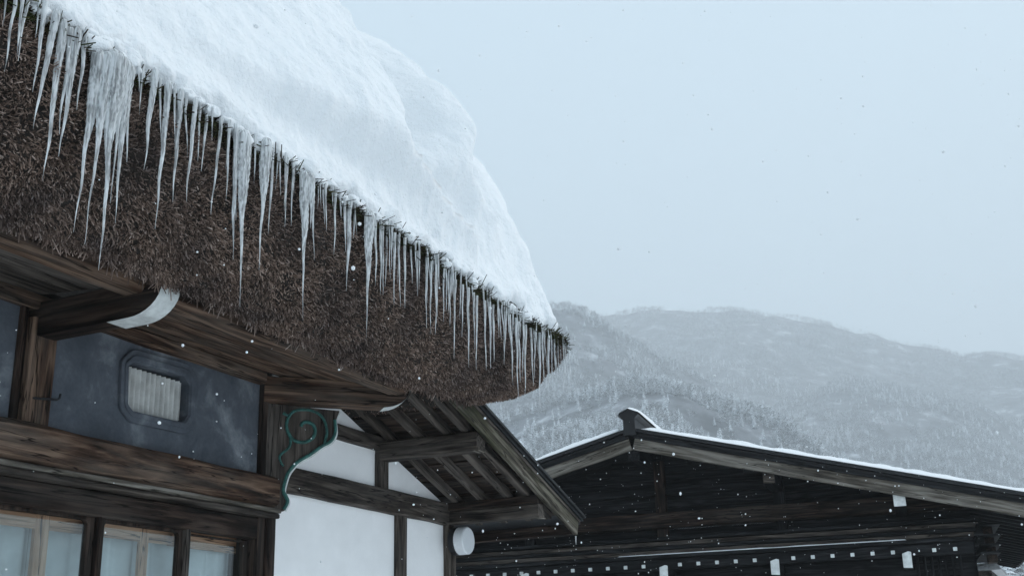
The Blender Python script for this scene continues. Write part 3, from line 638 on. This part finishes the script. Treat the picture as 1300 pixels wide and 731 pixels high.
def build_roof_snow():
    hs = np.concatenate([np.linspace(0, .06, 6), np.linspace(.075, .6, 26), np.linspace(.63, 3.2, 76), np.linspace(3.3, 7.2, 50)])
    ss = [('f', x) for x in np.linspace(.6, 9.0, 430)] + [('c', a) for a in np.linspace(.04, 1, 26)] + [('s', b) for b in np.linspace(.02, 5, 40)]
    V = np.empty((len(ss), len(hs), 3), np.float32)
    for i, (kd, u) in enumerate(ss):
        xs = u if kd == 'f' else 9.0 + .2 * (u if kd == 'c' else 1)
        h0 = .03 + .10 * fbm(xs * 2.1, 1.7 if kd != 's' else u, 2, 4) + .03 * noise.noise(Vector((xs * 11, u if kd == 's' else 0, 5)))
        for j, h in enumerate(hs):
            R = .16 + .22 * min(h, 2.5); oy = 1.70 - h / TN; ox = 1.70 - h * .20
            cx = FX + ox - R; cy = FY - oy + R
            if kd == 'f':
                x = .6 + (cx - .6) * (u - .6) / 8.4; base = Vector((x, cy - R, 0)); nr = Vector((0, -.832, .555)); out = Vector((0, -1, 0))
            elif kd == 'c':
                a = u * math.pi / 2; Re = R + .09 * math.sin(2 * a) * max(0, 1 - h); base = Vector((cx + Re * math.sin(a), cy - Re * math.cos(a), 0)); x = base.x
                nr = Vector((0, -.832, .555)).lerp(Vector((.93, 0, .36)), u).normalized(); out = Vector((math.sin(a), -math.cos(a), 0))
            else:
                base = Vector((cx + R, cy + u, 0)); x = base.x; nr = Vector((.93, 0, .36)); out = Vector((1, 0, 0))
            z = 4.42 + h - .10 * min(1, max(0, (x - 6.2) / 2.6)) * max(0, 1 - h / 2)
            T = snow_thick(x, h)
            p = base + Vector((0, 0, z)) + nr * T
            # ragged, clumped lower margin
            f = max(0, 1 - h / .35)
            if f > 0:
                p += Vector((0, 0, 1)) * (h0 + .02) * f
                p += nr * (.05 * abs(noise.noise(Vector((x * 7, p.y * 7, h * 9)))) + .02 * noise.noise(Vector((x * 23, h * 25, 2)))) * min(1, h / .02) * f
            # grain of the fallen snow: small ripples along the slope
            g = .022 * fbm(x * 6.0 + h * 2.5, h * 4.2, 1, 5) + .012 * noise.noise(Vector((x * 17 - h * 7, h * 10, 8))) * (.4 + .6 * max(0, 1 - h / 1.5))
            p += nr * g * min(1, h / .05)
            V[i, j] = p
    nk = len(hs); I, J = np.meshgrid(np.arange(len(ss) - 1), np.arange(nk - 1), indexing='ij'); q = (I * nk + J).ravel()
    Fq = np.stack([q, q + nk, q + nk + 1, q + 1], 1)
    # loose clumps hanging on the margin
    CV = []; CF = []; off = V.shape[0] * V.shape[1]
    bm = bmesh.new(); bmesh.ops.create_icosphere(bm, subdivisions=3, radius=1); bm.verts.index_update()
    bv = [v.co.copy() for v in bm.verts]; bf = [[v.index for v in f.verts] for f in bm.faces]; bm.free()
    XS = [q[0] + e for q in ICE if q[4] > .03 for e in (-.03, .03)] + [random.uniform(2.2, 8.95) for k in range(95)]
    for x in XS:
        r = random.uniform(.018, .05) * (1.5 if random.random() > .85 else 1)
        c = Vector((x, FY - 1.735 - random.uniform(-.03, .03), 4.45 - .10 * min(1, max(0, (x - 6.2) / 2.6)) + random.uniform(-.03, .06)))
        n0 = len(CV)
        for b in bv:
            d = 1 + .35 * noise.noise(b * 1.6 + c * 9)
            CV.append(c + Vector((b.x * 1.35, b.y, b.z * .85)) * r * d)
        CF += [[i + n0 + off for i in f] for f in bf]
    Vall = np.concatenate([V.reshape(-1, 3), np.array(CV, np.float32)])
    Tri = np.concatenate([Fq[:, [0, 1, 2]], Fq[:, [0, 2, 3]], np.array(CF)])
    me = mesh_np('roof_snow', Vall, Tri, True); me.materials.append(M_['snow'])
    tag(place(bpy.data.objects.new('roof_snow', me)), 'deep rippled white snow blanket on the steep thatched roof', 'snow')
build_roof_snow()

# ---- icicles along the eave: each one its own
BIG = {11: 'leftmost long tine of the broad fused icicle cluster, by the upper left', 12: 'second tine of the broad fused icicle cluster, tapering to a hooked tip',
       13: 'longest and widest tine of the broad fused icicle cluster at upper left', 14: 'broad right-hand tine of the fused icicle cluster at upper left',
       16: 'slim tine between the two broadest of the fused icicle cluster', 31: 'very long broad icicle with frosted top, over the window end of the roof edge',
       34: 'wide smooth tapering icicle just right of the very long broad one', 40: 'long white icicle with a needle tip in the middle of the roof edge',
       41: 'short broad icicle fused to the right side of the long middle one', 49: 'long spike-shaped icicle, last thick one before the thin row'}
ZONES = [(3.42, 'clear wavy icicle hanging at the far upper left of the roof edge', 'icicles at the upper left'),
         (4.30, 'thin clear icicle between the broad fused cluster and the very long icicle', 'icicles beside the fused cluster'),
         (5.05, 'thin icicle near the two broad icicles left of the middle', 'icicles near the broad pair'),
         (6.10, 'thin icicle hanging in the middle stretch of the roof edge', 'icicles in the middle stretch'),
         (7.30, 'fine needle icicle in the row right of the last thick icicle', 'needle icicles past the last thick one'),
         (99, 'fine needle icicle in the dense fringe by the roof corner', 'needle icicles at the roof corner')]
def icicle(x, zt, L, dx, r, idx, y=None):
    rd = random.Random(idx * 13 + 5); up = .015 if r > .03 else .05; zt += up; L += up
    k = 10 if r > .02 else 7; n = max(12, int(L / .011)); v = []; f = []
    ph = rd.uniform(0, 99); flat = .62 if r > .025 else .85; yb = rd.uniform(-.02, .02)
    for i in range(n + 1):
        t = i / n
        rr = r * ((1 - t) ** (.75 if r < .02 else .95) * .93 + .07 * (1 - t)) * (1 + .065 * math.sin(t * L * 150 + ph + 2 * noise.noise(Vector((t * L * 8, ph, 5)))) * (t > .1) + .16 * noise.noise(Vector((t * L * 9, ph, 0))))
        if r > .03: rr *= .5 + .62 * (1 - sstep(.2, .62, t))
        elif r < .02: rr *= .8
        if r > .02: rr *= math.sqrt(min(1, .35 + t * L / .05))
        rr = max(rr, .0022 * (1 - t) + .0009)
        cx = dx * t + .010 * noise.noise(Vector((t * L * 5, ph, 3))) * min(1, t * 4); cy = yb * t + .008 * noise.noise(Vector((t * L * 5, ph, 9)))
        for j in range(k):
            a = 2 * math.pi * j / k; w = 1 + .10 * noise.noise(Vector((math.cos(a) * 1.5, math.sin(a) * 1.5, t * L * 6 + ph)))
            v.append((cx + rr * w * math.cos(a), cy + rr * w * flat * math.sin(a), -t * L))
    for i in range(n):
        for j in range(k): f.append((i * k + j, i * k + (j + 1) % k, (i + 1) * k + (j + 1) % k, (i + 1) * k + j))
    f += [tuple(range(k)), tuple(range(n * k, (n + 1) * k))[::-1]]
    o = MB().add(v, f).build('icicle', M_['ice'], None, Matrix.Translation((x, (FY - 1.785 if y is None else y) + rd.uniform(-.012, .015) - (.02 if r > .03 else 0), zt)), smooth=True)
    if idx in BIG: return tag(o, BIG[idx], 'icicle', 'large icicles')
    for xm, lab, grp in ZONES:
        if x < xm: return tag(o, lab, 'icicle', grp)
for i, q in enumerate(ICE): icicle(*q, i)
rd = random.Random(3)
for i in range(60):
    x = rd.uniform(6.0, 8.97); icicle(x, 4.40 - .10 * min(1, (x - 6.2) / 2.6), rd.uniform(.10, .42), 0, rd.uniform(.006, .012), 300 + i)
for i in range(14):
    x, y = eave(1.08 + i * .075, 1.79); icicle(x, 4.30, rd.uniform(.10, .38), 0, rd.uniform(.006, .011), 500 + i, y)
for i in range(22):
    x = rd.uniform(2.6, 6.0); icicle(x, 4.40, rd.uniform(.08, .25), 0, rd.uniform(.006, .010), 400 + i)

ORD = ['first', 'second', 'third', 'fourth', 'fifth', 'sixth', 'seventh', 'eighth', 'ninth', 'tenth', 'eleventh', 'twelfth', 'thirteenth', 'fourteenth', 'fifteenth', 'sixteenth', 'seventeenth', 'eighteenth', 'nineteenth', 'twentieth'] + ['twenty-' + k for k in ('first', 'second', 'third', 'fourth', 'fifth', 'sixth', 'seventh', 'eighth', 'ninth')]
for grp, what in (('icicles at the upper left', 'clear wavy icicle from the left at the far upper left of the roof edge'), ('icicles beside the fused cluster', 'thin icicle rightward of the broad fused cluster'),
                  ('icicles near the broad pair', 'thin icicle from the left around the two broad ones left of the middle'), ('icicles in the middle stretch', 'thin icicle from the left in the middle stretch of the roof edge')):
    for k, o in enumerate(sorted([o for o in COL.objects if o.get('group') == grp], key=lambda o: o.location.x)): o['label'] = ORD[k] + ' ' + what

# ================================================================== LEAN-TO at the gable side
LT = thing('lean_to', (8.8, 5.6, 0), 'white-plastered timber lean-to with a low sloping roof, right of the farmhouse corner', 'outbuilding')
SL = .335
def zr(x): return 3.711 - SL * (x - 8.473)            # underside of the rafters
def panel(P): MB().prism(P, 'y', 5.50, 5.56).build('plaster_panel', M_['white_plaster'], LT)
panel([(7.29, 0), (9.10, 0), (9.10, 3.0), (7.29, 3.0)]); panel([(9.23, 0), (10.02, 0), (10.02, 3.0), (9.23, 3.0)])
panel([(7.29, 3.18), (8.76, 3.18), (8.76, 3.56), (7.29, 3.56)]); panel([(7.29, 3.63), (8.70, 3.63), (7.29, zr(7.29) + .01)])
panel([(8.90, 3.18), (10.02, 3.18), (10.02, 3.20), (8.90, zr(8.90) + .01)])
beam('wall_beam', (7.28, 5.49, 3.095), (10.1, 5.49, 3.095), .13, .205, M_['mdx'], LT, c=.015, jit=.01)
beam('wall_beam', (7.28, 5.505, 3.595), (8.83, 5.505, 3.595), .12, .125, M_['mdx'], LT, c=.012)
beam('post', (8.83, 5.50, 3.19), (8.83, 5.50, 3.50), .10, .165, M_['mdx'], LT, up=(1, 0, 0))
beam('post', (9.165, 5.505, 0), (9.165, 5.505, 3.0), .10, .16, M_['mdx'], LT, up=(1, 0, 0))
beam('post', (10.075, 5.50, 0), (10.075, 5.50, 3.0), .13, .14, M_['mdx'], LT, up=(1, 0, 0))
beam('purlin', (8.83, 5.62, 3.525), (8.83, 4.475, 3.515), .16, .165, M_['mdx'], LT, c=.012)
beam('purlin', (10.07, 5.62, 3.06), (10.07, 4.475, 3.055), .14, .125, M_['mdx'], LT, c=.012)
beam('purlin', (10.06, 5.62, 3.162), (10.06, 4.475, 3.157), .16, .075, M_['dkx'], LT, c=.006)
for x, z in ((8.83, 3.44), (10.07, 2.995)):
    MB().box(x - .06, x + .06, 4.462, 4.53, z - .012, z - .002).build('end_cap', M_['gwx'], LT)
for y in (5.36, 5.08, 4.80, 4.60):
    beam('rafter', (7.3, y, zr(7.3) + .04), (10.52, y, zr(10.52) + .04), .075, .075, M_['mdx'], LT, c=.006)
for i, x in enumerate(np.arange(7.45, 10.62, .30)):
    MB().box(-.15, .15, 4.47, 5.9, .08, .095 + .006 * (i % 2)).build('roof_board', M_['dky'], LT, Matrix.Translation((x, 0, zr(x))) @ Matrix.Rotation(math.atan(SL), 4, 'Y'))
for i, x in enumerate(np.arange(7.6, 10.6, .30)):
    MB().box(-.02, .02, 4.48, 5.9, .063, .0795).build('batten', M_['dky'], LT, Matrix.Translation((x, 0, zr(x))) @ Matrix.Rotation(math.atan(SL), 4, 'Y'))
beam('bargeboard', (7.6, 4.435, zr(7.6) + .032), (10.82, 4.435, zr(10.82) + .032), .045, .14, M_['gmx'], LT, c=.006, jit=.007)
beam('bargeboard', (7.6, 4.43, zr(7.6) + .118), (10.86, 4.43, zr(10.86) + .118), .055, .03, M_['mdx'], LT, c=.004)
for k, (dy, t0, t1) in enumerate(((.0, .105, .13), (-.03, .134, .16), (-.05, .164, .19))):
    MB().prism([(7.3, zr(7.3) + t0), (10.90 + .015 * k, zr(10.90) + t0), (10.90 + .015 * k, zr(10.90) + t1), (7.3, zr(7.3) + t1)], 'y', 4.42 + dy, 8).build('roofing', M_['tin'], LT)
MB().prism([(10.86, zr(10.86) - .0), (10.90, zr(10.9)), (10.90, zr(10.9) + .1), (10.86, zr(10.86) + .1)], 'y', 4.46, 8).build('eave_board', M_['dky'], LT)
def snow_slab(name, P0, U, Vv, nu, nv, thick, label, group=None, edge=.03):
    """snow lying on the parallelogram P0 + u U + v V, rounded at its margins"""
    P0, U, Vv = Vector(P0), Vector(U), Vector(Vv); V = []; 
    for i in range(nu + 1):
        for j in range(nv + 1):
            u, w = i / nu, j / nv; d = min(u * U.length, (1 - u) * U.length, w * Vv.length, (1 - w) * Vv.length)
            p = P0 + U * u + Vv * w; t = thick * math.sqrt(min(1, d / edge)) * (1 + .35 * fbm(p.x * 3, p.y * 3, 1, 3))
            V.append(p + Vector((0, 0, t + .002)))
    top = len(V); V += [P0, P0 + U, P0 + U + Vv, P0 + Vv]
    q = [(i * (nv + 1) + j, (i + 1) * (nv + 1) + j, (i + 1) * (nv + 1) + j + 1, i * (nv + 1) + j + 1) for i in range(nu) for j in range(nv)]
    o = MB().add(V, q + [(top, top + 3, top + 2, top + 1)]).build(name, M_['snow'], None, None, smooth=True)
    return tag(o, label, 'snow', group)
snow_slab('snow_layer', (8.0, 4.372, zr(8.0) + .191), (2.94, 0, -2.94 * SL), (0, 3.4, 0), 120, 40, .045, 'thin snow layer on the sloping lean-to roof')
icl = MB().tube([(10.79, 4.43, zr(10.79) - .055), (10.79, 4.43, zr(10.79) - .10), (10.791, 4.43, zr(10.79) - .14)], [.008, .005, .001], 7).build('icicle', M_['ice'], None, smooth=True)
tag(icl, 'tiny icicle dripping from the low tip of the lean-to bargeboard', 'icicle')
LP = thing('wall_lamp', (10.10, 5.43, 2.80), 'round white drum lamp on the corner post of the lean-to', 'lamp')
def disc(y0, y1, r, name, mat, par, z=2.838):
    return MB().tube([(10.10, y0, z), (10.10, y0 - .004 if y1 < y0 else y0, z), (10.10, y1 + .012, z), (10.10, y1, z)], [r * .97, r, r, r * .93], 40).build(name, mat, par, smooth=False)
disc(5.435, 5.375, .135, 'lamp_base', M_['iron'], LP); disc(5.374, 5.27, .132, 'diffuser', M_['lamp_white'], LP)

# ================================================================== GABLED BUILDING behind
GA = math.radians(7); GO = Vector((15.0, 5.246, 0))
FR = Matrix.Translation(GO) @ Matrix.Rotation(GA, 4, 'Z')      # local: x away along the ridge, y left along the gable, z up
GB = thing('gabled_building', (3.2, 0, 0), 'black timber building with a wide low gable, lower right behind the lean-to', 'house')
GS = .257; DEP = 8.6; HW = 5.35
def gz(b): return 4.70 - GS * abs(b)                   # top of the roof sheathing
for sgn in (-1, 1):
    # boarded roof in layers, bargeboards
    for k, (x0, t0, t1, m) in enumerate(((.10, -.05, -.022, 'bly'), (-.05, -.02, .025, 'tin'), (-.11, .029, .075, 'tin'))):
        MB().prism([(0 if sgn < 0 else .002, gz(0) + t0), (sgn * HW, gz(HW) + t0), (sgn * HW, gz(HW) + t1), (0 if sgn < 0 else .002, gz(0) + t1)], 'x', x0, DEP).build('roof_layer', M_[m], GB)
    beam('bargeboard', (-.02, sgn * .03, gz(.03) - .12), (-.02, sgn * HW, gz(HW) - .12), .055, .20, M_['gwx'], GB, c=.006, jit=.006)
    beam('bargeboard', (-.055, sgn * .03, gz(.03) - .035), (-.055, sgn * HW, gz(HW) - .035), .06, .05, M_['blx'], GB, c=.004)
    # rafters under the eave, close set
    for i in range(22):
        x = .32 + i * .385
        if x > 1.15 or True:
            beam('rafter', (x, sgn * 4.15, gz(4.15) - .095), (x, sgn * (HW - .03), gz(HW - .03) - .095), .07, .085, M_['blx'], GB, c=.004, jit=.002)
    MB().box(-.05, DEP, min(sgn * (HW - .02), sgn * (HW + .02)), max(sgn * (HW - .02), sgn * (HW + .02)), gz(HW) - .10, gz(HW) - .03).build('eave_board', M_['blx'], GB)
    # purlins with white ends
    for b in (1.80, 3.40):
        beam('purlin', (.02, sgn * b, gz(b) - .27), (DEP, sgn * b, gz(b) - .27), .15, .17, M_['blx'], GB)
        MB().box(.008, .019, sgn * b - .073, sgn * b + .073, gz(b) - .352, gz(b) - .19).build('painted_end', M_['white_paint' if b > 3 else 'mdy'], GB)
beam('ridge_purlin', (.02, 0, gz(0) - .27), (DEP, 0, gz(0) - .27), .17, .2, M_['blx'], GB)
# gable wall of black boards set back under the roof
WX = 1.0
for i in range(19):
    z0 = 2.9 + i * .10; z1 = z0 + .094
    hw = min(4.26, (4.64 - z1) / GS)
    if hw > .1: MB().box(WX + .05, WX + .09 + .006 * (i % 2), -hw, hw, z0, z1).build('wall_board', M_['bly'], GB)
MB().box(WX + .1, WX + .16, -4.26, 4.26, 0, 3.5).build('wall', M_['bly'], GB)
MB().box(WX + .1, DEP - .4, -4.26, -4.16, 0, 3.45).build('wall', M_['blx'], GB)
MB().box(WX + .1, DEP - .4, 4.16, 4.26, 0, 3.45).build('wall', M_['blx'], GB)
MB().box(DEP - .5, DEP - .4, -4.26, 4.26, 0, 3.45).build('wall', M_['blx'], GB)
beam('tie_beam', (WX - .08, -4.3, 3.60), (WX - .08, 4.3, 3.60), .20, .22, M_['dkx'], GB, c=.015)
beam('king_post', (WX - .05, -.16, 3.70), (WX - .05, -.16, 4.45), .12, .155, M_['dkx'], GB, up=(0, 1, 0))
beam('king_post', (WX - .05, -.16, 3.30), (WX - .05, -.16, 3.50), .12, .155, M_['dkx'], GB, up=(0, 1, 0))
for b in (-1.82, 1.82):
    beam('post', (WX - .05, b, 3.70), (WX - .05, b, 4.1), .12, .155, M_['blx'], GB, up=(0, 1, 0))
    beam('post', (WX - .05, b, 3.30), (WX - .05, b, 3.50), .12, .155, M_['blx'], GB, up=(0, 1, 0))
beam('cross_beam', (WX - .02, -3.4, 4.02), (WX - .02, 3.4, 4.02), .12, .12, M_['bly'.replace('y', 'x')], GB)
# stacked mouldings, ledge and the lower pent roof edge with white rafter tips
for k, (x, z, h) in enumerate(((.62, 3.31, .05), (.55, 3.235, .055), (.44, 3.165, .05), (.34, 3.10, .05), (.20, 3.035, .045))):
    beam('moulding', (x, -4.35 + .04 * k, z), (x, 4.3, z), .22, h, M_['mdx' if k in (1, 3) else 'blx'], GB, c=.005, jit=.003)
beam('fascia', (.16, -4.2, 2.93), (.16, 4.3, 2.93), .05, .15, M_['blx'], GB)
for i in range(32):
    b = -3.98 + i * .2475
    if min(abs(b - q) for q in (-.33, -1.78, -3.40, 1.6)) < .1: continue
    MB().box(.105, .134, b - .024, b + .024, 2.895, 2.94, .003).build('rafter_tip', M_['white_paint'], GB)
for b in (-.33, -1.78, -3.40, 1.6):
    br = MB().box(-.06, .6, b - .06, b + .06, 2.70, 2.86, .006).build('beam_end', M_['blx'], GB)
    MB().prism([(b - .055, 2.895), (b - .02, 2.905), (b + .055, 2.88), (b + .058, 2.71), (b - .05, 2.70)], 'x', -.085, -.062).build('white_cap', M_['white_paint'], br, bevel=.006)
for i in range(7):
    beam('slat', (.4, -3.52 - i * .085, 1.9), (.4, -3.52 - i * .085, 2.86), .03, .035, M_['blx'], GB, up=(0, 1, 0))
MB().box(.45, .5, -4.2, 4.2, .0, 2.86).build('lower_wall', M_['bly'], GB)
for k, z in enumerate((3.20, 3.06, 2.94, 2.84)):
    MB().box(.25 - .06 * k, 1.6, -4.56 + .02 * k, -4.27, z, z + .022).build('shelf_board', M_['bly'], GB, bevel=.004)
    MB().box(.5 - .05 * k, .62, -4.47, -4.36, z - .09, z - .002).build('shelf_block', M_['dkx'], GB)
# ridge cap
rc = MB().prism([(-.085, 4.66), (.085, 4.66), (.08, 4.89), (.135, 4.945), (.135, 4.975), (0, 5.015), (-.135, 4.975), (-.135, 4.945), (-.08, 4.89)], 'x', -.16, DEP).build('ridge_cap', M_['tin'], GB)
def arch_snow(name, prof_fn, x0, x1, label, grp=None):
    nx = 60; V = []; ks = 14
    for i in range(nx + 1):
        x = x0 + (x1 - x0) * i / nx
        for j in range(ks + 1):
            b, z, t = prof_fn(j / ks); e = min(1, (i + .02) / 3) ** .5
            V.append((x, b, z + t * e * (1 + .25 * noise.noise(Vector((x * 4, b * 5, 2))))))
    q = [(i * (ks + 1) + j, (i + 1) * (ks + 1) + j, (i + 1) * (ks + 1) + j + 1, i * (ks + 1) + j + 1) for i in range(nx) for j in range(ks)]
    return tag(MB().add(V, q).build(name, M_['snow'], None, None, smooth=True), label, 'snow', grp)
arch_snow('ridge_snow', lambda t: ((t - .5) * .33, 4.95 + .068 * (1 - abs(2 * t - 1)), .085 * max(0, 1 - (2 * t - 1) ** 6) ** .5), -.20, DEP, 'small rounded snow cap on the ridge of the black gabled building')
for sgn in (-1, 1):
    snow_slab('snow_layer', (-.13, sgn * .16, gz(.16) + .076), (0, sgn * (HW - .13), -GS * (HW - .13)), (DEP + .1, 0, 0), 130, 40, .075 if sgn < 0 else .105,
              'thin snow layer on the %s roof slope of the black gabled building' % ('right-hand' if sgn < 0 else 'left-hand'), edge=.05)
snow_slab('snow_line', (.10, -3.42, 3.058), (0, 3.75, 0), (.06, 0, 0), 160, 6, .013, 'thin line of snow on the ledge across the black gabled building', edge=.03)
FR = Matrix.Identity(4)
# snow-topped low wall glimpsed under the far eave
LW = thing('garden_wall', (23.0, 1.35, 0), 'low brown wall with snow on top, glimpsed under the black building at lower right', 'wall')
MB().box(21.5, 24.5, 1.28, 1.75, 0, 3.02).build('wall_body', M_['mdx'], LW)
snow_slab('snow_layer', (21.45, 1.12, 3.03), (3.1, 0, 0), (0, .7, 0), 40, 12, .12, 'white snow on the low brown wall at lower right', edge=.1)

# ================================================================== nearer trees, falling snow, haze
def near_tree(x, y, H, seed, label):
    r = random.Random(seed); t = thing('conifer_tree', (x, y, 0), label, 'tree', 'snowy conifers behind the lean-to')
    MB().tube([(x, y, 0), (x + .1, y, H * .5), (x, y, H * .97)], [H * .018, H * .011, .02], 7).build('trunk', M_['dkz'], t)
    mb = MB(); nb = 520
    for i in range(nb):
        u = (i + r.random()) / nb; z = H * (.12 + .87 * u); R = H * .17 * (1 - u) ** .75 + .15; R *= r.uniform(.6, 1.15); a = r.uniform(0, 6.283)
        c, s = math.cos(a), math.sin(a); pts = []
        for k in range(5):
            q = k / 4; rad = R * q; zz = z + R * (.18 * q - .55 * q * q); w = (.05 + .20 * R * math.sin(math.pi * min(1, q * .85 + .08))) * r.uniform(.7, 1.2)
            pts.append((rad, zz, w))
        v = []; 
        for rad, zz, w in pts:
            v += [(x + c * rad - s * w, y + s * rad + c * w, zz - w * .35), (x + c * rad, y + s * rad, zz + w * .12), (x + c * rad + s * w, y + s * rad - c * w, zz - w * .35)]
        f = []
        for k in range(4):
            for e in (0, 1):
                if r.random() < .12: continue
                f.append((3 * k + e, 3 * k + e + 1, 3 * k + e + 4, 3 * k + e + 3))
        mb.add(v, f)
    mb.build('crown', M_['conif'], t)
near_tree(96, 44.5, 22.5, 1, 'broad snow-laden conifer peeking out right below the thatch corner')
near_tree(104, 40.5, 20.5, 2, 'smaller snowy conifer just left of the black gable, behind the lean-to')
near_tree(88, 44.0, 17.0, 3, 'lowest snowy conifer, tucked behind the lean-to bargeboard')
def falling_snow():
    v = []; f = []
    ico = [(0, 0, 1), (.894, 0, .447), (.276, .851, .447), (-.724, .526, .447), (-.724, -.526, .447), (.276, -.851, .447), (.724, .526, -.447), (-.276, .851, -.447), (-.894, 0, -.447), (-.276, -.851, -.447), (.724, -.526, -.447), (0, 0, -1)]
    fc = [(0, 1, 2), (0, 2, 3), (0, 3, 4), (0, 4, 5), (0, 5, 1), (1, 6, 2), (2, 7, 3), (3, 8, 4), (4, 9, 5), (5, 10, 1), (6, 7, 2), (7, 8, 3), (8, 9, 4), (9, 10, 5), (10, 6, 1), (6, 11, 7), (7, 11, 8), (8, 11, 9), (9, 11, 10), (10, 11, 6)]
    for i in range(5200):
        p = Vector((random.uniform(1.2, 15), random.uniform(-4, 7.5), random.uniform(1.4, 8)))
        if p.y > 3.4 and p.x < 9.1: 
            if p.z > 3.4 or p.y > 5.4: continue
        r = random.choice((.0018, .0022, .0028, .0035, .0035, .0045, .006))
        if p.length < 3.4: continue
        n = len(v); s = [random.uniform(.7, 1.3) for _ in range(3)]
        v += [(p.x + a * r * s[0], p.y + b * r * s[1], p.z + c * r * s[2]) for a, b, c in ico]; f += [tuple(k + n for k in q) for q in fc]
    me = mesh_np('falling_snow', v, f, True); me.materials.append(M_['snow'])
    tag(place(bpy.data.objects.new('falling_snow', me)), 'scattered small snowflakes drifting through the air', 'snow', kind='stuff')
falling_snow()
def haze():
    m = bpy.data.materials.new('snowy_air'); m.use_nodes = True; t = m.node_tree; t.nodes.clear()
    pv = t.nodes.new('ShaderNodeVolumePrincipled'); pv.inputs['Color'].default_value = (.94, .975, 1.0, 1); pv.inputs['Density'].default_value = HAZE; pv.inputs['Anisotropy'].default_value = 0
    o = t.nodes.new('ShaderNodeOutputMaterial'); t.links.new(pv.outputs[0], o.inputs['Volume'])
    tag(MB().box(-3600, 3600, -3600, 3600, -6, 800).build('haze', m, None), 'pale snowy air veiling the mountain', 'haze', kind='stuff')
HAZE = 6.3e-4
haze()
